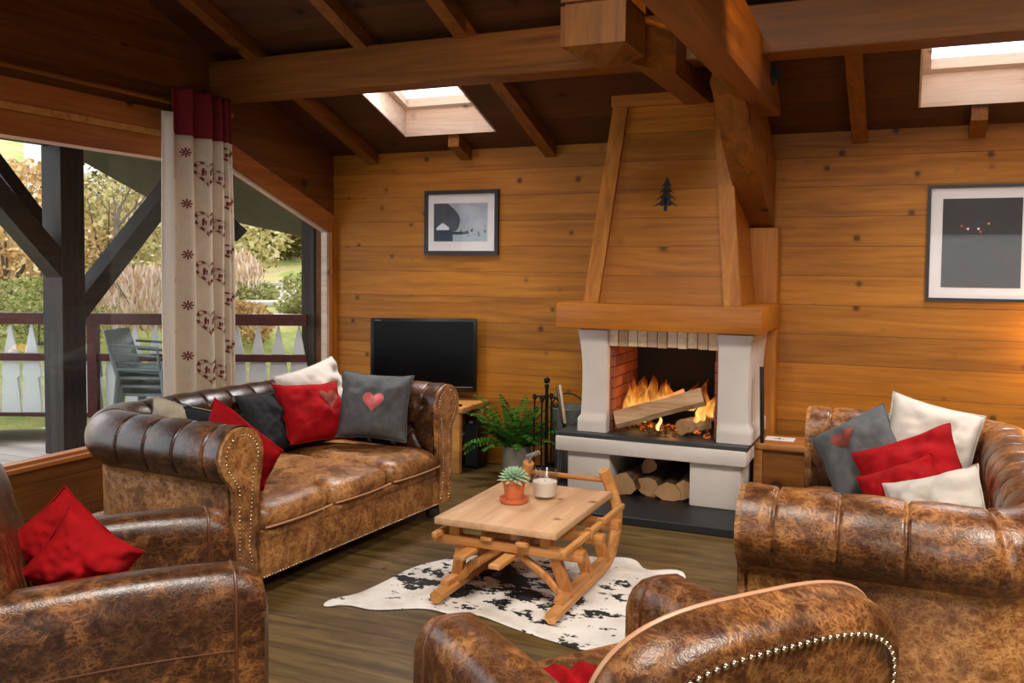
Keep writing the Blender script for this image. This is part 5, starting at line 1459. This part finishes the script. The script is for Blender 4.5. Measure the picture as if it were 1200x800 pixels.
# bare tree and pale house on the slope
def bare_tree(label, ang, d, h, seed):
    rg = random.Random(seed); x, y = polar(ang, d); root = thing('bare_tree', label, 'tree', (x, y, terr(x, y)-.1))
    bm = bmesh.new(); bm2 = bmesh.new()
    def branch(p, dr, L, r, lev, tgt):
        pts = [p]; rs = [r]
        for k in range(5):
            dr = (dr+Vector((rg.uniform(-.2, .2), rg.uniform(-.2, .2), rg.uniform(-.05, .15)))).normalized(); p = p+dr*L/5; pts.append(p); rs.append(r*(1-.13*(k+1)))
        tube(tgt, pts, rs, 5)
        if lev < 3:
            for k in range(3 if lev else 5):
                q = rg.randint(2, 5); a = rg.uniform(0, 2*PI)
                branch(pts[q], (dr*.6+Vector((math.cos(a), math.sin(a), .5))*.7).normalized(), L*.6, rs[q]*.6, lev+1, bm2)
    branch(Vector((0, 0, 0)), Vector((0, 0, 1)), h*.5, h*.022, 0, bm)
    obj('trunk', bm, 'bark', root, True); obj('branches', bm2, 'bark', root, True)
bare_tree('thin bare tree on the slope right of the dark post', 47.3, 13.0, 3.0, 3)
bare_tree('thin bare tree on the slope left of the dark post', 51.3, 14.5, 3.6, 5)
bare_tree('bare tree at the right edge of the corner window view', 36.3, 17.0, 4.0, 8)
x, y = polar(46.6, 34); hs = thing('pale_house', 'pale house with a grey roof far up the slope', 'house', (x, y, terr(x, y)+1.0), math.radians(47))
bm = bmesh.new(); box(bm, (-3, -2.5, -1.5), (3, 2.5, 2.2)); obj('walls', bm, 'house_white', hs)
bm = bmesh.new(); prism(bm, [(-3.4, -3, 2.1), (-3.4, 3, 2.1), (-3.4, 0, 3.7)], (6.8, 0, 0)); obj('roof', bm, 'house_roof', hs)
for k in (-1.6, .2, 1.7):
    bm = bmesh.new(); box(bm, (k-.4, -2.56, .2), (k+.4, -2.49, 1.3)); obj('window', bm, 'house_roof', hs)

# ------------------------------------------------------------------ light
w = bpy.data.worlds.new('sky'); SC.world = w; w.use_nodes = True
bg = w.node_tree.nodes['Background']; bg.inputs[0].default_value = (.86, .93, 1.0, 1); bg.inputs[1].default_value = 3.2
def area(name, loc, rot, sx, sy, power, col, spread=180):
    l = bpy.data.lights.new(name, 'AREA'); l.shape = 'RECTANGLE'; l.size, l.size_y = sx, sy; l.energy = power; l.color = col; l.spread = math.radians(spread)
    o = bpy.data.objects.new(name, l); COL.objects.link(o); o.location = loc; o.rotation_euler = rot; return o
def point(name, loc, power, col, r=.1):
    l = bpy.data.lights.new(name, 'POINT'); l.energy = power; l.color = col; l.shadow_soft_size = r
    o = bpy.data.objects.new(name, l); COL.objects.link(o); o.location = loc; return o
def spot(name, loc, tgt, power, col, ang, blend=.6, r=.06):
    l = bpy.data.lights.new(name, 'SPOT'); l.energy = power; l.color = col; l.spot_size = math.radians(ang); l.spot_blend = blend; l.shadow_soft_size = r
    o = bpy.data.objects.new(name, l); COL.objects.link(o); o.location = loc
    o.rotation_mode = 'QUATERNION'; o.rotation_quaternion = (Vector(tgt)-Vector(loc)).to_track_quat('-Z', 'Y'); return o
# daylight entering through the wide window behind the camera
area('front_window_daylight', (0, YF-.05, 1.25), (PI/2-.2, 0, 0), 5.0, 2.0, 7, (1, .92, .80), 40)
# overhead key: added area lights under the closed slope, for assumed unseen skylights
for x_, e_ in ((-1.2, 108), (2.1, 190)): area('overhead_key_light', (x_, 1.3, zr(1.3)-.05), (.346, 0, 0), 1.0, 1.2, e_, (1, .94, .84), 124)
# daylight at the glazed door and the skylights
area('door_daylight', (XL-.25, 3.6, 1.5), (0, -PI/2, 0), 2.0, 3.8, 14, (.90, .95, 1))
for i, (a, b) in enumerate(SKY):
    area('skylight_daylight', ((a+b)/2, 6.05, zr(6.05)+.42), (-.346, 0, 0), .75, .5, 58, (1, .97, .95), 112)
# warm lights: an added spot brightening the truss timbers, a wall lamp beyond the right edge
point('wall_lamp', (1.02, 6.80, 1.225), 16, (1, .55, .18), .02)
point('fire_glow', (-1.57, 6.42, .74), 7, (1, .42, .10), .12)
spot('truss_fill_spot', (.8, 3.9, 3.2), (-1.0, 4.8, 2.98), 140, (1, .62, .24), 36)

SC.view_settings.view_transform = 'Standard'; SC.view_settings.look = 'None'
SC.view_settings.exposure = -.15; SC.view_settings.gamma = 1
try: SC.view_settings.use_curve_mapping = False
except Exception: pass
SC.cycles.use_denoising = True
SC.cycles.max_bounces = 8; SC.cycles.diffuse_bounces = 4; SC.cycles.transparent_max_bounces = 24
SC.cycles.sample_clamp_indirect = 6
